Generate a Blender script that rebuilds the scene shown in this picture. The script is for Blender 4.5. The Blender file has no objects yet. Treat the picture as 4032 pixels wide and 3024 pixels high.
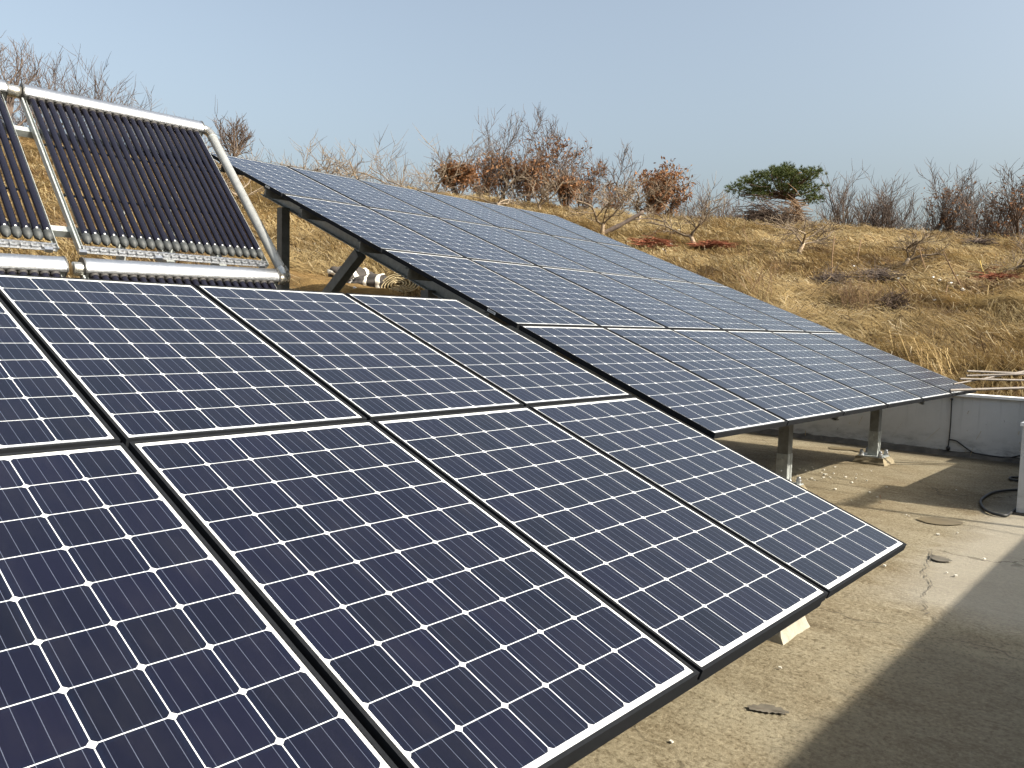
import bpy, math, random
import numpy as np
from mathutils import Matrix, Vector, noise

S = bpy.context.scene
COL = S.collection
R_ = math.radians

# ------------------------------------------------------------------ camera
cam_d = bpy.data.cameras.new('camera')
cam = bpy.data.objects.new('camera', cam_d)
COL.objects.link(cam)
CR = ((0.6726458293423471, 0.03854007734673372, -0.7389602497472065),
      (-0.7394856772749724, 0.07093445012940439, -0.6694245565334562),
      (0.026618064796703114, 0.9967361567751754, 0.07621359723521577))
CC = (-4.1724370182315065, -1.1110849834990861, 1.0329827227967827)
FPX = 3107.362
M = Matrix(CR).to_4x4()
M.translation = CC
cam.matrix_world = M
cam_d.sensor_fit = 'HORIZONTAL'
cam_d.sensor_width = 36.0
cam_d.lens = FPX / 4032 * 36
cam_d.clip_start = 0.05
cam_d.clip_end = 3000
S.camera = cam

# ------------------------------------------------------------------ light
SUN = Vector((0.33, -1.30, 1.0)).normalized()
SUN_EL = math.asin(SUN.z)
SUN_AZ = math.atan2(SUN.x, SUN.y)
W = bpy.data.worlds.new('World')
S.world = W
W.use_nodes = True
nt = W.node_tree
sky = nt.nodes.new('ShaderNodeTexSky')
sky.sky_type = 'NISHITA'
sky.sun_disc = False
sky.sun_elevation = SUN_EL
sky.sun_rotation = SUN_AZ % (2 * math.pi)
sky.altitude = 50
sky.air_density = 1.2
sky.dust_density = 7.0
sky.ozone_density = 2.0
hs = nt.nodes.new('ShaderNodeHueSaturation')
hs.inputs['Saturation'].default_value = .64
nt.links.new(sky.outputs[0], hs.inputs['Color'])
mx = nt.nodes.new('ShaderNodeMix'); mx.data_type = 'RGBA'; mx.blend_type = 'MULTIPLY'
mx.inputs[0].default_value = 1.0
mx.inputs[7].default_value = (.955, 1.0, 1.0, 1)      # winter haze: a touch less green
nt.links.new(hs.outputs[0], mx.inputs[6])
nt.links.new(mx.outputs[2], nt.nodes['Background'].inputs[0])
nt.nodes['Background'].inputs[1].default_value = 0.13
sl = bpy.data.lights.new('sun', 'SUN')
sl.energy = 4.9
sl.angle = R_(0.53)
sl.color = (1.0, 0.93, 0.80)
so = bpy.data.objects.new('sun', sl)
COL.objects.link(so)
so.rotation_euler = SUN.to_track_quat('Z', 'Y').to_euler()
so.location = (3, -12, 12)
S.view_settings.view_transform = 'Standard'
S.view_settings.look = 'None'
S.view_settings.exposure = 0.9
S.view_settings.gamma = 1.0

# ------------------------------------------------------------------ helpers
def tag(o, label=None, cat=None, group=None, kind=None):
    if label: o['label'] = label
    if cat: o['category'] = cat
    if group: o['group'] = group
    if kind: o['kind'] = kind
    return o

def empty(name, mat=None, loc=None, rz=0):
    o = bpy.data.objects.new(name, None)
    COL.objects.link(o)
    o.empty_display_size = 0.2
    if mat is not None: o.matrix_basis = mat
    if loc is not None:
        o.location = loc
        o.rotation_euler = (0, 0, rz)
    return o

class MB:
    """collects polygons, then links them as ONE mesh object"""
    def __init__(s):
        s.v = []; s.f = []; s.mi = []
    def poly(s, pts, m=0):
        b = len(s.v)
        s.v.extend(tuple(p) for p in pts)
        s.f.append(tuple(range(b, b + len(pts)))); s.mi.append(m)
    def box(s, x0, x1, y0, y1, z0, z1, m=0):
        b = len(s.v)
        s.v += [(x0,y0,z0),(x1,y0,z0),(x1,y1,z0),(x0,y1,z0),(x0,y0,z1),(x1,y0,z1),(x1,y1,z1),(x0,y1,z1)]
        for q in ((0,3,2,1),(4,5,6,7),(0,1,5,4),(1,2,6,5),(2,3,7,6),(3,0,4,7)):
            s.f.append(tuple(b + i for i in q)); s.mi.append(m)
    def obox(s, c, ax, ay, az, m=0):
        """box with centre c and half-axis vectors"""
        c, ax, ay, az = Vector(c), Vector(ax), Vector(ay), Vector(az)
        b = len(s.v)
        for k in (-1, 1):
            for i, j in ((-1,-1),(1,-1),(1,1),(-1,1)):
                s.v.append(tuple(c + ax*i + ay*j + az*k))
        for q in ((0,3,2,1),(4,5,6,7),(0,1,5,4),(1,2,6,5),(2,3,7,6),(3,0,4,7)):
            s.f.append(tuple(b + i for i in q)); s.mi.append(m)
    def bar(s, p, q, w, h, up=(0,0,1), m=0):
        p, q = Vector(p), Vector(q)
        d = (q - p).normalized(); up = Vector(up)
        x = d.cross(up)
        if x.length < 1e-5: x = d.cross(Vector((1,0,0)))
        x.normalize(); y = x.cross(d).normalized()
        s.obox((p+q)/2, x*w/2, y*h/2, d*((q-p).length/2), m)
    def tube(s, pts, radii, n=8, m=0, cap=True):
        pts = [Vector(p) for p in pts]
        if not hasattr(radii, '__len__'): radii = [radii]*len(pts)
        b = len(s.v); k = len(pts)
        t0 = (pts[1]-pts[0]).normalized()
        ref = Vector((0,0,1)) if abs(t0.z) < .9 else Vector((1,0,0))
        nx = t0.cross(ref).normalized()
        for i in range(k):
            t = (pts[min(i+1,k-1)] - pts[max(i-1,0)])
            if t.length < 1e-9: t = t0
            t = t.normalized()
            nx = (nx - t*nx.dot(t))
            if nx.length < 1e-6: nx = t.orthogonal()
            nx.normalize(); ny = t.cross(nx)
            r = radii[i]
            for j in range(n):
                a = 2*math.pi*j/n
                s.v.append(tuple(pts[i] + nx*(r*math.cos(a)) + ny*(r*math.sin(a))))
        for i in range(k-1):
            for j in range(n):
                j2 = (j+1) % n
                s.f.append((b+i*n+j, b+i*n+j2, b+(i+1)*n+j2, b+(i+1)*n+j)); s.mi.append(m)
        if cap:
            s.f.append(tuple(b+j for j in reversed(range(n)))); s.mi.append(m)
            s.f.append(tuple(b+(k-1)*n+j for j in range(n))); s.mi.append(m)
    def lathe(s, prof, o, axis, n=16, m=0):
        """prof: list of (distance along axis, radius)"""
        o = Vector(o); a = Vector(axis).normalized()
        s.tube([o + a*d for d, r in prof], [max(r, .0005) for d, r in prof], n, m)
    def prism(s, prof, u0, u1, m=0):
        """profile in (v,w) extruded along u"""
        b = len(s.v); n = len(prof)
        for u in (u0, u1):
            for (v, w) in prof: s.v.append((u, v, w))
        for i in range(n):
            j = (i+1) % n
            s.f.append((b+i, b+j, b+n+j, b+n+i)); s.mi.append(m)
        s.f.append(tuple(b+i for i in reversed(range(n)))); s.mi.append(m)
        s.f.append(tuple(b+n+i for i in range(n))); s.mi.append(m)
    def build(s, name, mat, parent=None, smooth=False, angle=40, world=False):
        me = bpy.data.meshes.new(name)
        me.from_pydata(s.v, [], s.f)
        mats = mat if isinstance(mat, (list, tuple)) else [mat]
        for x in mats: me.materials.append(x)
        if len(mats) > 1: me.polygons.foreach_set('material_index', s.mi)
        if smooth:
            me.polygons.foreach_set('use_smooth', [True]*len(me.polygons))
            if angle < 180:
                try: me.set_sharp_from_angle(angle=R_(angle))
                except Exception: pass
        me.update()
        o = bpy.data.objects.new(name, me)
        COL.objects.link(o)
        if parent is not None:
            o.parent = parent
            if world: o.matrix_parent_inverse = world_of(parent).inverted()
        return o

def world_of(o):
    if o.parent is None: return o.matrix_basis.copy()
    return world_of(o.parent) @ o.matrix_parent_inverse @ o.matrix_basis
def kids(o): return [c for c in bpy.data.objects if c.parent is o]

def copy_tree(o, parent=None, table=None):
    c = o.copy(); COL.objects.link(c); c.parent = parent
    for ch in (table or KIDS)[o.name] if o.name in (table or KIDS) else []:
        copy_tree(ch, c, table)
    return c
KIDS = {}
def learn(o):
    KIDS[o.name] = kids(o)
    for c in KIDS[o.name]: learn(c)

# ------------------------------------------------------------------ materials
def new_mat(name):
    m = bpy.data.materials.new(name); m.use_nodes = True
    nt = m.node_tree
    return m, nt, nt.nodes['Principled BSDF']
class NB:
    """tiny node-expression helper"""
    def __init__(s, nt): s.nt = nt
    def n(s, typ, **kw):
        x = s.nt.nodes.new(typ)
        for k, v in kw.items(): setattr(x, k, v)
        return x
    def put(s, sock, v):
        if hasattr(v, 'is_output') or isinstance(v, bpy.types.NodeSocket): s.nt.links.new(v, sock)
        elif v is not None: sock.default_value = v
    def math(s, op, a, b=None, c=None):
        x = s.n('ShaderNodeMath', operation=op)
        s.put(x.inputs[0], a)
        if b is not None: s.put(x.inputs[1], b)
        if c is not None: s.put(x.inputs[2], c)
        return x.outputs[0]
    def mix(s, fac, a, b):
        x = s.n('ShaderNodeMix', data_type='RGBA')
        s.put(x.inputs[0], fac)
        s.put(x.inputs[6], a if not isinstance(a, tuple) else (*a, 1)[:4])
        s.put(x.inputs[7], b if not isinstance(b, tuple) else (*b, 1)[:4])
        return x.outputs[2]
    def noise(s, vec, scale, detail=4, rough=.55, dist=0):
        x = s.n('ShaderNodeTexNoise')
        x.inputs['Scale'].default_value = scale; x.inputs['Detail'].default_value = detail
        x.inputs['Roughness'].default_value = rough; x.inputs['Distortion'].default_value = dist
        if vec is not None: s.nt.links.new(vec, x.inputs['Vector'])
        return x.outputs['Fac']
    def ramp(s, fac, stops):
        x = s.n('ShaderNodeValToRGB')
        e = x.color_ramp.elements
        while len(e) < len(stops): e.new(.5)
        for el, (p, c) in zip(e, stops):
            el.position = p
            el.color = (c, c, c, 1) if not isinstance(c, tuple) else (*c, 1)
        s.nt.links.new(fac, x.inputs[0])
        return x.outputs[0]
    def step(s, fac, a, b):
        x = s.n('ShaderNodeMapRange')
        x.inputs[1].default_value = a; x.inputs[2].default_value = b
        s.put(x.inputs[0], fac)
        return x.outputs[0]
    def scale(s, vec, sc, rot=(0,0,0)):
        x = s.n('ShaderNodeMapping')
        x.inputs['Scale'].default_value = sc; x.inputs['Rotation'].default_value = rot
        s.nt.links.new(vec, x.inputs[0])
        return x.outputs[0]
    def obj(s): return s.n('ShaderNodeTexCoord').outputs['Object']
    def pos(s): return s.n('ShaderNodeNewGeometry').outputs['Position']
    def bump(s, h, strength, dist, normal=None):
        x = s.n('ShaderNodeBump')
        x.inputs['Strength'].default_value = strength; x.inputs['Distance'].default_value = dist
        s.nt.links.new(h, x.inputs['Height'])
        return x.outputs[0]

def mat_plain(name, col, rough=.6, metal=0., var=.18, scale=14, spec=.5, bump=0., coat=0):
    m, nt, b = new_mat(name)
    B = NB(nt)
    n = B.noise(B.obj(), scale, 5, .6)
    lo = tuple(c*(1-var) for c in col); hi = tuple(min(1, c*(1+var)) for c in col)
    nt.links.new(B.mix(B.step(n, .3, .7), lo, hi), b.inputs['Base Color'])
    b.inputs['Roughness'].default_value = rough
    nt.links.new(B.math('MULTIPLY_ADD', n, .25, rough-.12), b.inputs['Roughness'])
    b.inputs['Metallic'].default_value = metal
    b.inputs['Specular IOR Level'].default_value = spec
    if coat: b.inputs['Coat Weight'].default_value = coat
    if bump: nt.links.new(B.bump(n, .5, bump), b.inputs['Normal'])
    return m

PW, PL, PH = 1.01, 1.724, 0.035
CU, CV = .161, .1662
def mat_cells():
    m, nt, b = new_mat('solar_cells')
    B = NB(nt)
    sep = B.n('ShaderNodeSeparateXYZ'); nt.links.new(B.obj(), sep.inputs[0])
    x, y = sep.outputs[0], sep.outputs[1]
    fx = B.math('DIVIDE', B.math('SUBTRACT', x, (PW-6*CU)/2), CU)
    fy = B.math('DIVIDE', B.math('SUBTRACT', y, (PL-10*CV)/2), CV)
    ix, iy = B.math('FLOOR', fx), B.math('FLOOR', fy)
    rx, ry = B.math('FRACT', fx), B.math('FRACT', fy)
    ax = B.math('MULTIPLY', B.math('ABSOLUTE', B.math('SUBTRACT', rx, .5)), CU)
    ay = B.math('MULTIPLY', B.math('ABSOLUTE', B.math('SUBTRACT', ry, .5)), CV)
    hx, hy = CU/2-.00135, CV/2-.00155
    inx = B.math('LESS_THAN', ax, hx); iny = B.math('LESS_THAN', ay, hy)
    dia = B.math('LESS_THAN', B.math('ADD', ax, ay), hx+hy-.0098)
    rng = B.math('MULTIPLY', B.math('LESS_THAN', B.math('ABSOLUTE', B.math('SUBTRACT', fx, 3)), 3),
                 B.math('LESS_THAN', B.math('ABSOLUTE', B.math('SUBTRACT', fy, 5)), 5))
    cell = B.math('MULTIPLY', B.math('MULTIPLY', inx, iny), B.math('MULTIPLY', dia, rng))
    # four busbars along the length of each cell
    bx = B.math('MULTIPLY', B.math('ABSOLUTE', B.math('SUBTRACT', B.math('FRACT', B.math('MULTIPLY', rx, 4)), .5)), CU/4)
    bus = B.math('LESS_THAN', bx, .00075)
    # collecting ribbons in the two white end margins
    ym = B.math('MINIMUM', y, B.math('SUBTRACT', PL, y))
    rib = B.math('MULTIPLY', B.math('LESS_THAN', B.math('ABSOLUTE', B.math('SUBTRACT', ym, .0215)), .0028),
                 B.math('LESS_THAN', B.math('ABSOLUTE', B.math('SUBTRACT', B.math('FRACT', B.math('DIVIDE', fx, 2)), .5)), .455))
    rib = B.math('MULTIPLY', rib, B.math('LESS_THAN', B.math('ABSOLUTE', B.math('SUBTRACT', fx, 3)), 3))
    # each wafer has its own shade
    oi = B.n('ShaderNodeObjectInfo')
    wn = B.n('ShaderNodeTexWhiteNoise', noise_dimensions='4D')
    cmb = B.n('ShaderNodeCombineXYZ')
    nt.links.new(ix, cmb.inputs[0]); nt.links.new(iy, cmb.inputs[1])
    nt.links.new(cmb.outputs[0], wn.inputs['Vector'])
    nt.links.new(B.math('MULTIPLY', oi.outputs['Random'], 91.7), wn.inputs['W'])
    tone = B.math('ADD', B.math('MULTIPLY', wn.outputs['Value'], .75), B.math('MULTIPLY', oi.outputs['Random'], .25))
    ccol = B.mix(tone, (.0040, .0045, .0095), (.0058, .0058, .0155))
    # fine fingers and thicker anti-reflection tint at the wafer rim
    rim = B.step(B.math('MAXIMUM', B.math('SUBTRACT', ax, hx-.018), B.math('SUBTRACT', ay, hy-.014)), .0, .02)
    ccol = B.mix(B.math('MULTIPLY', rim, .5), ccol, (.006, .010, .024))
    ccol = B.mix(bus, ccol, (.075, .085, .115))
    white = B.mix(rib, (.66, .66, .645), (.27, .28, .30))
    col = B.mix(cell, white, ccol)
    # a film of dust
    dust = B.noise(B.scale(B.obj(), (1, .35, 1)), 9, 6, .65)
    dz = B.math('MULTIPLY', B.step(dust, .45, .8), .012)
    col = B.mix(dz, col, (.45, .40, .33))
    nt.links.new(col, b.inputs['Base Color'])
    b.inputs['IOR'].default_value = 1.5
    b.inputs['Specular IOR Level'].default_value = .42
    nt.links.new(B.math('MULTIPLY_ADD', dust, .12, .10), b.inputs['Roughness'])
    return m
M_CELL = mat_cells()
M_FRAME = mat_plain('black_anodised', (.013, .014, .016), .75, .0, .2, 30, spec=.08)
M_FRAMEUNDER = mat_plain('backsheet', (.55, .55, .54), .6)
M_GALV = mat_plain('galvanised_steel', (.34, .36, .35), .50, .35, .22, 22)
M_GALVD = mat_plain('weathered_steel', (.17, .175, .165), .55, .2, .25, 16)  # darker copy of the galvanised steel, shade put into its colour
M_ALU = mat_plain('aluminium_cover', (.52, .53, .55), .33, .92, .05, 40)
M_FOIL = mat_plain('aluminium_foil', (.66, .63, .56), .28, .9, .12, 30, bump=.004)
M_PIPE = mat_plain('pipe_jacket', (.25, .255, .25), .5, .2, .12, 20)
M_RUBBER = mat_plain('dark_rubber', (.035, .032, .030), .7)
M_CAP = mat_plain('grey_plastic_cap', (.040, .043, .043), .6)
M_STICK = mat_plain('sticker_white', (.75, .75, .73), .5)
M_DARK = mat_plain('end_plate', (.05, .05, .05), .55)

def mat_tube():
    m, nt, b = new_mat('evacuated_tube')
    B = NB(nt)
    n = B.noise(B.obj(), 6, 5, .6)
    nt.links.new(B.mix(n, (.005, .005, .010), (.011, .010, .017)), b.inputs['Base Color'])
    nt.links.new(B.math('MULTIPLY_ADD', n, .12, .10), b.inputs['Roughness'])
    b.inputs['Specular IOR Level'].default_value = .5
    return m
M_TUBE = mat_tube()

def mat_concrete():
    m, nt, b = new_mat('roof_concrete')
    B = NB(nt)
    p = B.pos()
    big = B.noise(p, .55, 5, .6, .4)
    med = B.noise(B.scale(p, (1.3, .8, 1)), 2.3, 8, .72, .7)
    st = B.noise(B.scale(p, (2.6, 1, 1), (0, 0, .3)), 6.5, 8, .74, .9)
    fine = B.noise(p, 46, 5, .75)
    grit = B.noise(p, 150, 3, .8)
    c = B.mix(B.step(big, .36, .66), (0.147, 0.109, 0.058), (0.239, 0.209, 0.144))
    c = B.mix(B.math('MULTIPLY', B.step(med, .46, .70), .70), c, (0.097, 0.068, 0.033))
    c = B.mix(B.math('MULTIPLY', B.step(st, .53, .66), .65), c, (0.288, 0.247, 0.166))
    c = B.mix(B.math('MULTIPLY', B.step(st, .47, .34), .65), c, (0.083, 0.061, 0.032))
    c = B.mix(B.math('MULTIPLY', B.step(fine, .52, .66), .75), c, (0.311, 0.267, 0.181))
    c = B.mix(B.math('MULTIPLY', B.step(fine, .48, .35), .80), c, (0.070, 0.050, 0.026))
    c = B.mix(B.math('MULTIPLY', B.step(grit, .60, .75), .35), c, (0.305, 0.272, 0.195))
    c = B.mix(B.math('MULTIPLY', B.step(grit, .40, .26), .45), c, (0.045, 0.032, 0.018))
    sp = B.n('ShaderNodeSeparateXYZ'); nt.links.new(p, sp.inputs[0])
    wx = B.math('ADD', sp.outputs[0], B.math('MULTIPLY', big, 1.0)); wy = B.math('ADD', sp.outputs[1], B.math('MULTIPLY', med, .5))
    pale = B.math('MULTIPLY', B.step(wx, .95, 1.35), B.step(wy, .72, .42))
    c = B.mix(B.math('MULTIPLY', pale, .62), c, (.30, .275, .225))
    damp = B.math('MULTIPLY', B.step(wx, 1.1, .6), B.step(wy, .30, .12))  # darker tone over the near left part of the floor
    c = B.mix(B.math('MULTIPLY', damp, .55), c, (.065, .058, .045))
    v = B.n('ShaderNodeTexVoronoi', feature='DISTANCE_TO_EDGE')
    v.inputs['Scale'].default_value = .42
    wob = B.n('ShaderNodeVectorMath', operation='ADD')
    nn = B.n('ShaderNodeTexNoise'); nn.inputs['Scale'].default_value = 2.2; nn.inputs['Detail'].default_value = 8
    nt.links.new(p, nn.inputs['Vector'])
    sc = B.n('ShaderNodeVectorMath', operation='SCALE'); sc.inputs['Scale'].default_value = .5
    nt.links.new(nn.outputs['Color'], sc.inputs[0])
    nt.links.new(p, wob.inputs[0]); nt.links.new(sc.outputs[0], wob.inputs[1])
    nt.links.new(wob.outputs[0], v.inputs['Vector'])
    crack = B.math('LESS_THAN', v.outputs['Distance'], .0030)
    crack = B.math('MULTIPLY', crack, B.step(med, .40, .55))
    c = B.mix(B.math('MULTIPLY', crack, .6), c, (0.039, 0.030, 0.019))
    # darker strip along the foot of the far parapet
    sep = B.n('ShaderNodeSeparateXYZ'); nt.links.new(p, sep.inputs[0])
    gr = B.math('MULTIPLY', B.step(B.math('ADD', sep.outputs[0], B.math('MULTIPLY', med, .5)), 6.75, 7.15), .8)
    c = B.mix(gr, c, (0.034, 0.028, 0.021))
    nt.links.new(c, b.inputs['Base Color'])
    b.inputs['Roughness'].default_value = .85
    b.inputs['Specular IOR Level'].default_value = .25
    h = B.math('ADD', B.math('MULTIPLY', fine, .7), B.math('MULTIPLY', st, .8))
    nt.links.new(B.bump(h, .7, .014), b.inputs['Normal'])
    return m
M_FLOOR = mat_concrete()

def mat_plaster():
    m, nt, b = new_mat('white_plaster')
    B = NB(nt)
    p = B.pos()
    sep = B.n('ShaderNodeSeparateXYZ'); nt.links.new(p, sep.inputs[0])
    z = sep.outputs[2]
    big = B.noise(p, 1.3, 6, .6, .3)
    run = B.noise(B.scale(p, (9, 9, .55)), 1.6, 6, .65, .3)
    fine = B.noise(p, 26, 5, .7)
    c = B.mix(B.step(big, .3, .7), (.44, .44, .42), (.56, .56, .55))
    top = B.step(z, -.25, .30)
    c = B.mix(B.math('MULTIPLY', B.math('MULTIPLY', B.step(run, .52, .72), top), .6), c, (.20, .20, .19))
    low = B.step(z, -.18, -.50)
    c = B.mix(B.math('MULTIPLY', B.math('MULTIPLY', B.step(B.noise(B.scale(p, (2, 2, 5)), 2.2, 7, .7), .46, .66), low), .8), c, (.10, .10, .095))
    c = B.mix(B.math('MULTIPLY', B.step(fine, .62, .8), .3), c, (.30, .30, .28))
    nt.links.new(c, b.inputs['Base Color'])
    b.inputs['Roughness'].default_value = .8
    nt.links.new(B.bump(B.math('ADD', fine, big), .35, .01), b.inputs['Normal'])
    return m
M_PLASTER = mat_plaster()
M_CAPWHITE = mat_plain('white_cap_paint', (.74, .73, .70), .7, 0, .1, 9)
M_SKIRT = mat_plain('mossy_skirting', (.075, .068, .058), .9, 0, .5, 7, bump=.02)
M_BLOCK = mat_plain('footing_mortar', (.20, .165, .105), .9, 0, .35, 9, bump=.02)
M_BLOCKL = mat_plain('footing_mortar_light', (.33, .30, .24), .9, 0, .25, 12, bump=.02)

def mat_hill():
    m, nt, b = new_mat('dry_bank')
    B = NB(nt)
    p = B.pos()
    a = B.noise(p, .35, 6, .6, .5)
    f = B.noise(B.scale(p, (1, 1, 1.8)), 7, 7, .75, .6)
    c = B.mix(B.step(a, .38, .62), (.105, .062, .027), (.20, .128, .050))
    c = B.mix(B.math('MULTIPLY', B.step(f, .5, .75), .7), c, (.26, .175, .075))
    c = B.mix(B.math('MULTIPLY', B.step(f, .45, .25), .8), c, (.07, .045, .022))
    nt.links.new(c, b.inputs['Base Color'])
    b.inputs['Roughness'].default_value = .95
    b.inputs['Specular IOR Level'].default_value = .1
    nt.links.new(B.bump(f, .9, .08), b.inputs['Normal'])
    return m
M_HILL = mat_hill()

def mat_attr(name, rough=.8, spec=.2, trans=0.):
    m, nt, b = new_mat(name)
    a = nt.nodes.new('ShaderNodeAttribute'); a.attribute_name = 'tint'
    nt.links.new(a.outputs['Color'], b.inputs['Base Color'])
    b.inputs['Roughness'].default_value = rough
    b.inputs['Specular IOR Level'].default_value = spec
    if trans:
        t = nt.nodes.new('ShaderNodeBsdfTranslucent')
        nt.links.new(a.outputs['Color'], t.inputs['Color'])
        mx = nt.nodes.new('ShaderNodeMixShader'); mx.inputs[0].default_value = trans
        out = nt.nodes['Material Output']
        nt.links.new(b.outputs[0], mx.inputs[1]); nt.links.new(t.outputs[0], mx.inputs[2])
        nt.links.new(mx.outputs[0], out.inputs['Surface'])
    return m
M_STRAW = mat_attr('dry_straw', .75, .25, .25)
M_LEAF = mat_attr('dead_oak_leaves', .7, .3, .3)
M_NEEDLE = mat_attr('pine_needles', .6, .3, .15)

def mat_bark(name, lo, hi, sc=9):
    m, nt, b = new_mat(name)
    B = NB(nt)
    n = B.noise(B.scale(B.obj(), (1, 1, .35)), sc, 6, .7)
    nt.links.new(B.mix(B.step(n, .3, .7), lo, hi), b.inputs['Base Color'])
    b.inputs['Roughness'].default_value = .9
    b.inputs['Specular IOR Level'].default_value = .15
    return m
M_BARKA = mat_bark('apple_bark', (.16, .11, .075), (.46, .37, .27))
M_BARKT = mat_bark('apple_limb_bark', (.085, .060, .042), (.30, .24, .175))
M_BARKB = mat_bark('grey_bark', (.075, .056, .047), (.165, .130, .110))
M_BARKD = mat_bark('dark_bark', (.05, .036, .028), (.12, .085, .065))
M_TWIG = mat_bark('brush_twigs', (.10, .062, .038), (.26, .17, .10), 3)
M_TWIGR = mat_bark('red_brush_twigs', (.13, .045, .025), (.27, .10, .055), 3)

# ------------------------------------------------------------------ frames of reference
FLOOR = -0.5
TF, TR, LP = 0.35525219, 0.36436018, 1.7458176
RO = Vector((0.10508813, 1.12355617, 0.40960460)); RYAW = -0.01451334
def tilt_frame(o, yaw, t):
    return Matrix.Translation(Vector(o)) @ Matrix.Rotation(yaw, 4, 'Z') @ Matrix.Rotation(t, 4, 'X')
FRONT = tilt_frame((0,0,0), 0, TF)
REAR = tilt_frame(RO, RYAW, TR)

# ------------------------------------------------------------------ terrain
AZ  = [  -25,    8,   16,   30,   47,   55,   62,   70,   80,   90,  140]
CREST=[ 9.6,  9.9, 10.4, 9.65,  8.7,  7.8, 7.35,  6.9,  5.7,  4.6,  3.0]
RR_ = [   5,   9,  11.5,   13.5,  16.5,  20.5,  24.0,  26.5,  29.5,  33.5]
EL = {  # elevation angles seen from (cx,cy,eye) at those distances
   -25:[-28, -9, 1.0,  2.6,  4.6,  6.6,  8.0,  8.5,  9.1],
     8:[-28, -9, 1.0,  2.6,  4.6,  6.6,  8.0,  8.6,  9.3],
    16:[-28, -9, 0.8,  2.4,  4.4,  6.8,  8.2,  8.8,  9.7],
    30:[-28,-10, 0.6,  2.2,  4.2,  6.4,  7.9,  8.3,  9.1],
    47:[-28,-12,-1.0,  1.4,  3.5,  5.6,  7.1,  7.6,  8.2],
    55:[-28,-13,-2.4,  0.4,  2.8,  4.9,  6.3,  6.7,  7.25],
    62:[-28,-14,-3.6, -0.8,  2.0,  4.0,  5.4,  5.9,  6.7],
    70:[-28,-15,-4.6, -2.0,  0.9,  3.2,  4.7,  5.1,  6.2],
    80:[-28,-16,-5.2, -2.9,  0.0,  2.3,  3.7,  4.0,  5.0],
    90:[-28,-16,-5.6, -3.4, -0.6,  1.6,  2.8,  3.1,  4.0],
   140:[-28,-17,-7.0, -4.6, -2.0,  0.4,  1.5,  1.9,  2.6]}
TAB = np.array([[math.tan(R_(e))*r for e, r in zip(EL[a]+[CREST[i]], RR_)] for i, a in enumerate(AZ)])  # z - eye
RBEY = [40, 55, 90, 160]
TABB = np.array([[t[-1]-.25, t[-1]-1.6, t[-1]-5, t[-1]-9] for t in TAB])
TABF = np.concatenate([TAB, TABB], 1) + CC[2]
RFULL = np.array(RR_ + RBEY, float)
AZF = np.array(AZ, float)
def smooth_interp(xs, ys, x):
    """monotone-ish cubic along the distance axis"""
    i = int(np.clip(np.searchsorted(xs, x) - 1, 0, len(xs)-2))
    t = min(max((x - xs[i]) / (xs[i+1]-xs[i]), 0), 1)
    return ys[i] + (ys[i+1]-ys[i]) * t
def terrain(x, y):
    dx, dy = x - CC[0], y - CC[1]
    r = math.hypot(dx, dy); az = math.degrees(math.atan2(dx, dy))
    az = min(max(az, AZF[0]), AZF[-1])
    i = int(np.clip(np.searchsorted(AZF, az) - 1, 0, len(AZF)-2))
    t = (az - AZF[i]) / (AZF[i+1]-AZF[i])
    t = t*t*(3-2*t)*.5 + t*.5
    col = TABF[i]*(1-t) + TABF[i+1]*t
    z = smooth_interp(RFULL, col, r)
    if r > 9.5:
        k = min((r-9.5)/2.5, 1)
        z += k*(0.18*noise.noise((x*.45, y*.45, 1.3)) + .17*noise.noise((x*1.1, y*1.1, 7.1)) + .09*noise.noise((x*2.6, y*2.6, 3.7)))
        # shallow terracing
        z += k*.10*math.sin(r*2.1 + 2.0*noise.noise((x*.12, y*.12, 9.9))) * (1 if r < 24 else .3)
    # cut back where the house stands
    e = max(min(7.45 - x, x + 9.4, 8.95 - y, y + 7.0), 0)
    if e > 0: z = min(z, z + (FLOOR - 1.2 - z)*min(1, e/.35))
    return z
def ray(px, py):
    d = Vector(((px-2016)/FPX, -(py-1512)/FPX, -1.0))
    return Matrix(CR) @ d
def at(px, py, depth): return Vector(CC) + ray(px, py)*depth
def hit(px, py, d0=9.5, d1=60):
    """the spot of the bank seen at a photo pixel"""
    r = ray(px, py); d = d0
    while d < d1:
        p = Vector(CC) + r*d
        if p.z <= terrain(p.x, p.y): return p
        d += .05
    p = Vector(CC) + r*34
    return Vector((p.x, p.y, terrain(p.x, p.y)))

azs = np.concatenate([np.arange(-25, 2, 2.0), np.arange(2, 92, .45), np.arange(92, 141, 3.0)])
rs = np.concatenate([[5, 8, 9, 9.6], np.arange(10, 36, .22), np.arange(36, 60, 1.5), [64, 75, 90, 120, 160]])
mb = MB()
for r in rs:
    for a in azs:
        x = CC[0] + r*math.sin(R_(a)); y = CC[1] + r*math.cos(R_(a))
        mb.v.append((x, y, terrain(x, y)))
na = len(azs)
for i in range(len(rs)-1):
    for j in range(na-1):
        mb.f.append((i*na+j, i*na+j+1, (i+1)*na+j+1, (i+1)*na+j))
mb.mi = [0]*len(mb.f)
tag(mb.build('hillside', M_HILL, smooth=True, angle=180), kind='structure')
# flat land out to the horizon
mb = MB(); mb.poly([(-1500,-1500,-6.5),(1500,-1500,-6.5),(1500,1500,-6.5),(-1500,1500,-6.5)])
tag(mb.build('ground', M_HILL), kind='structure')

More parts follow.
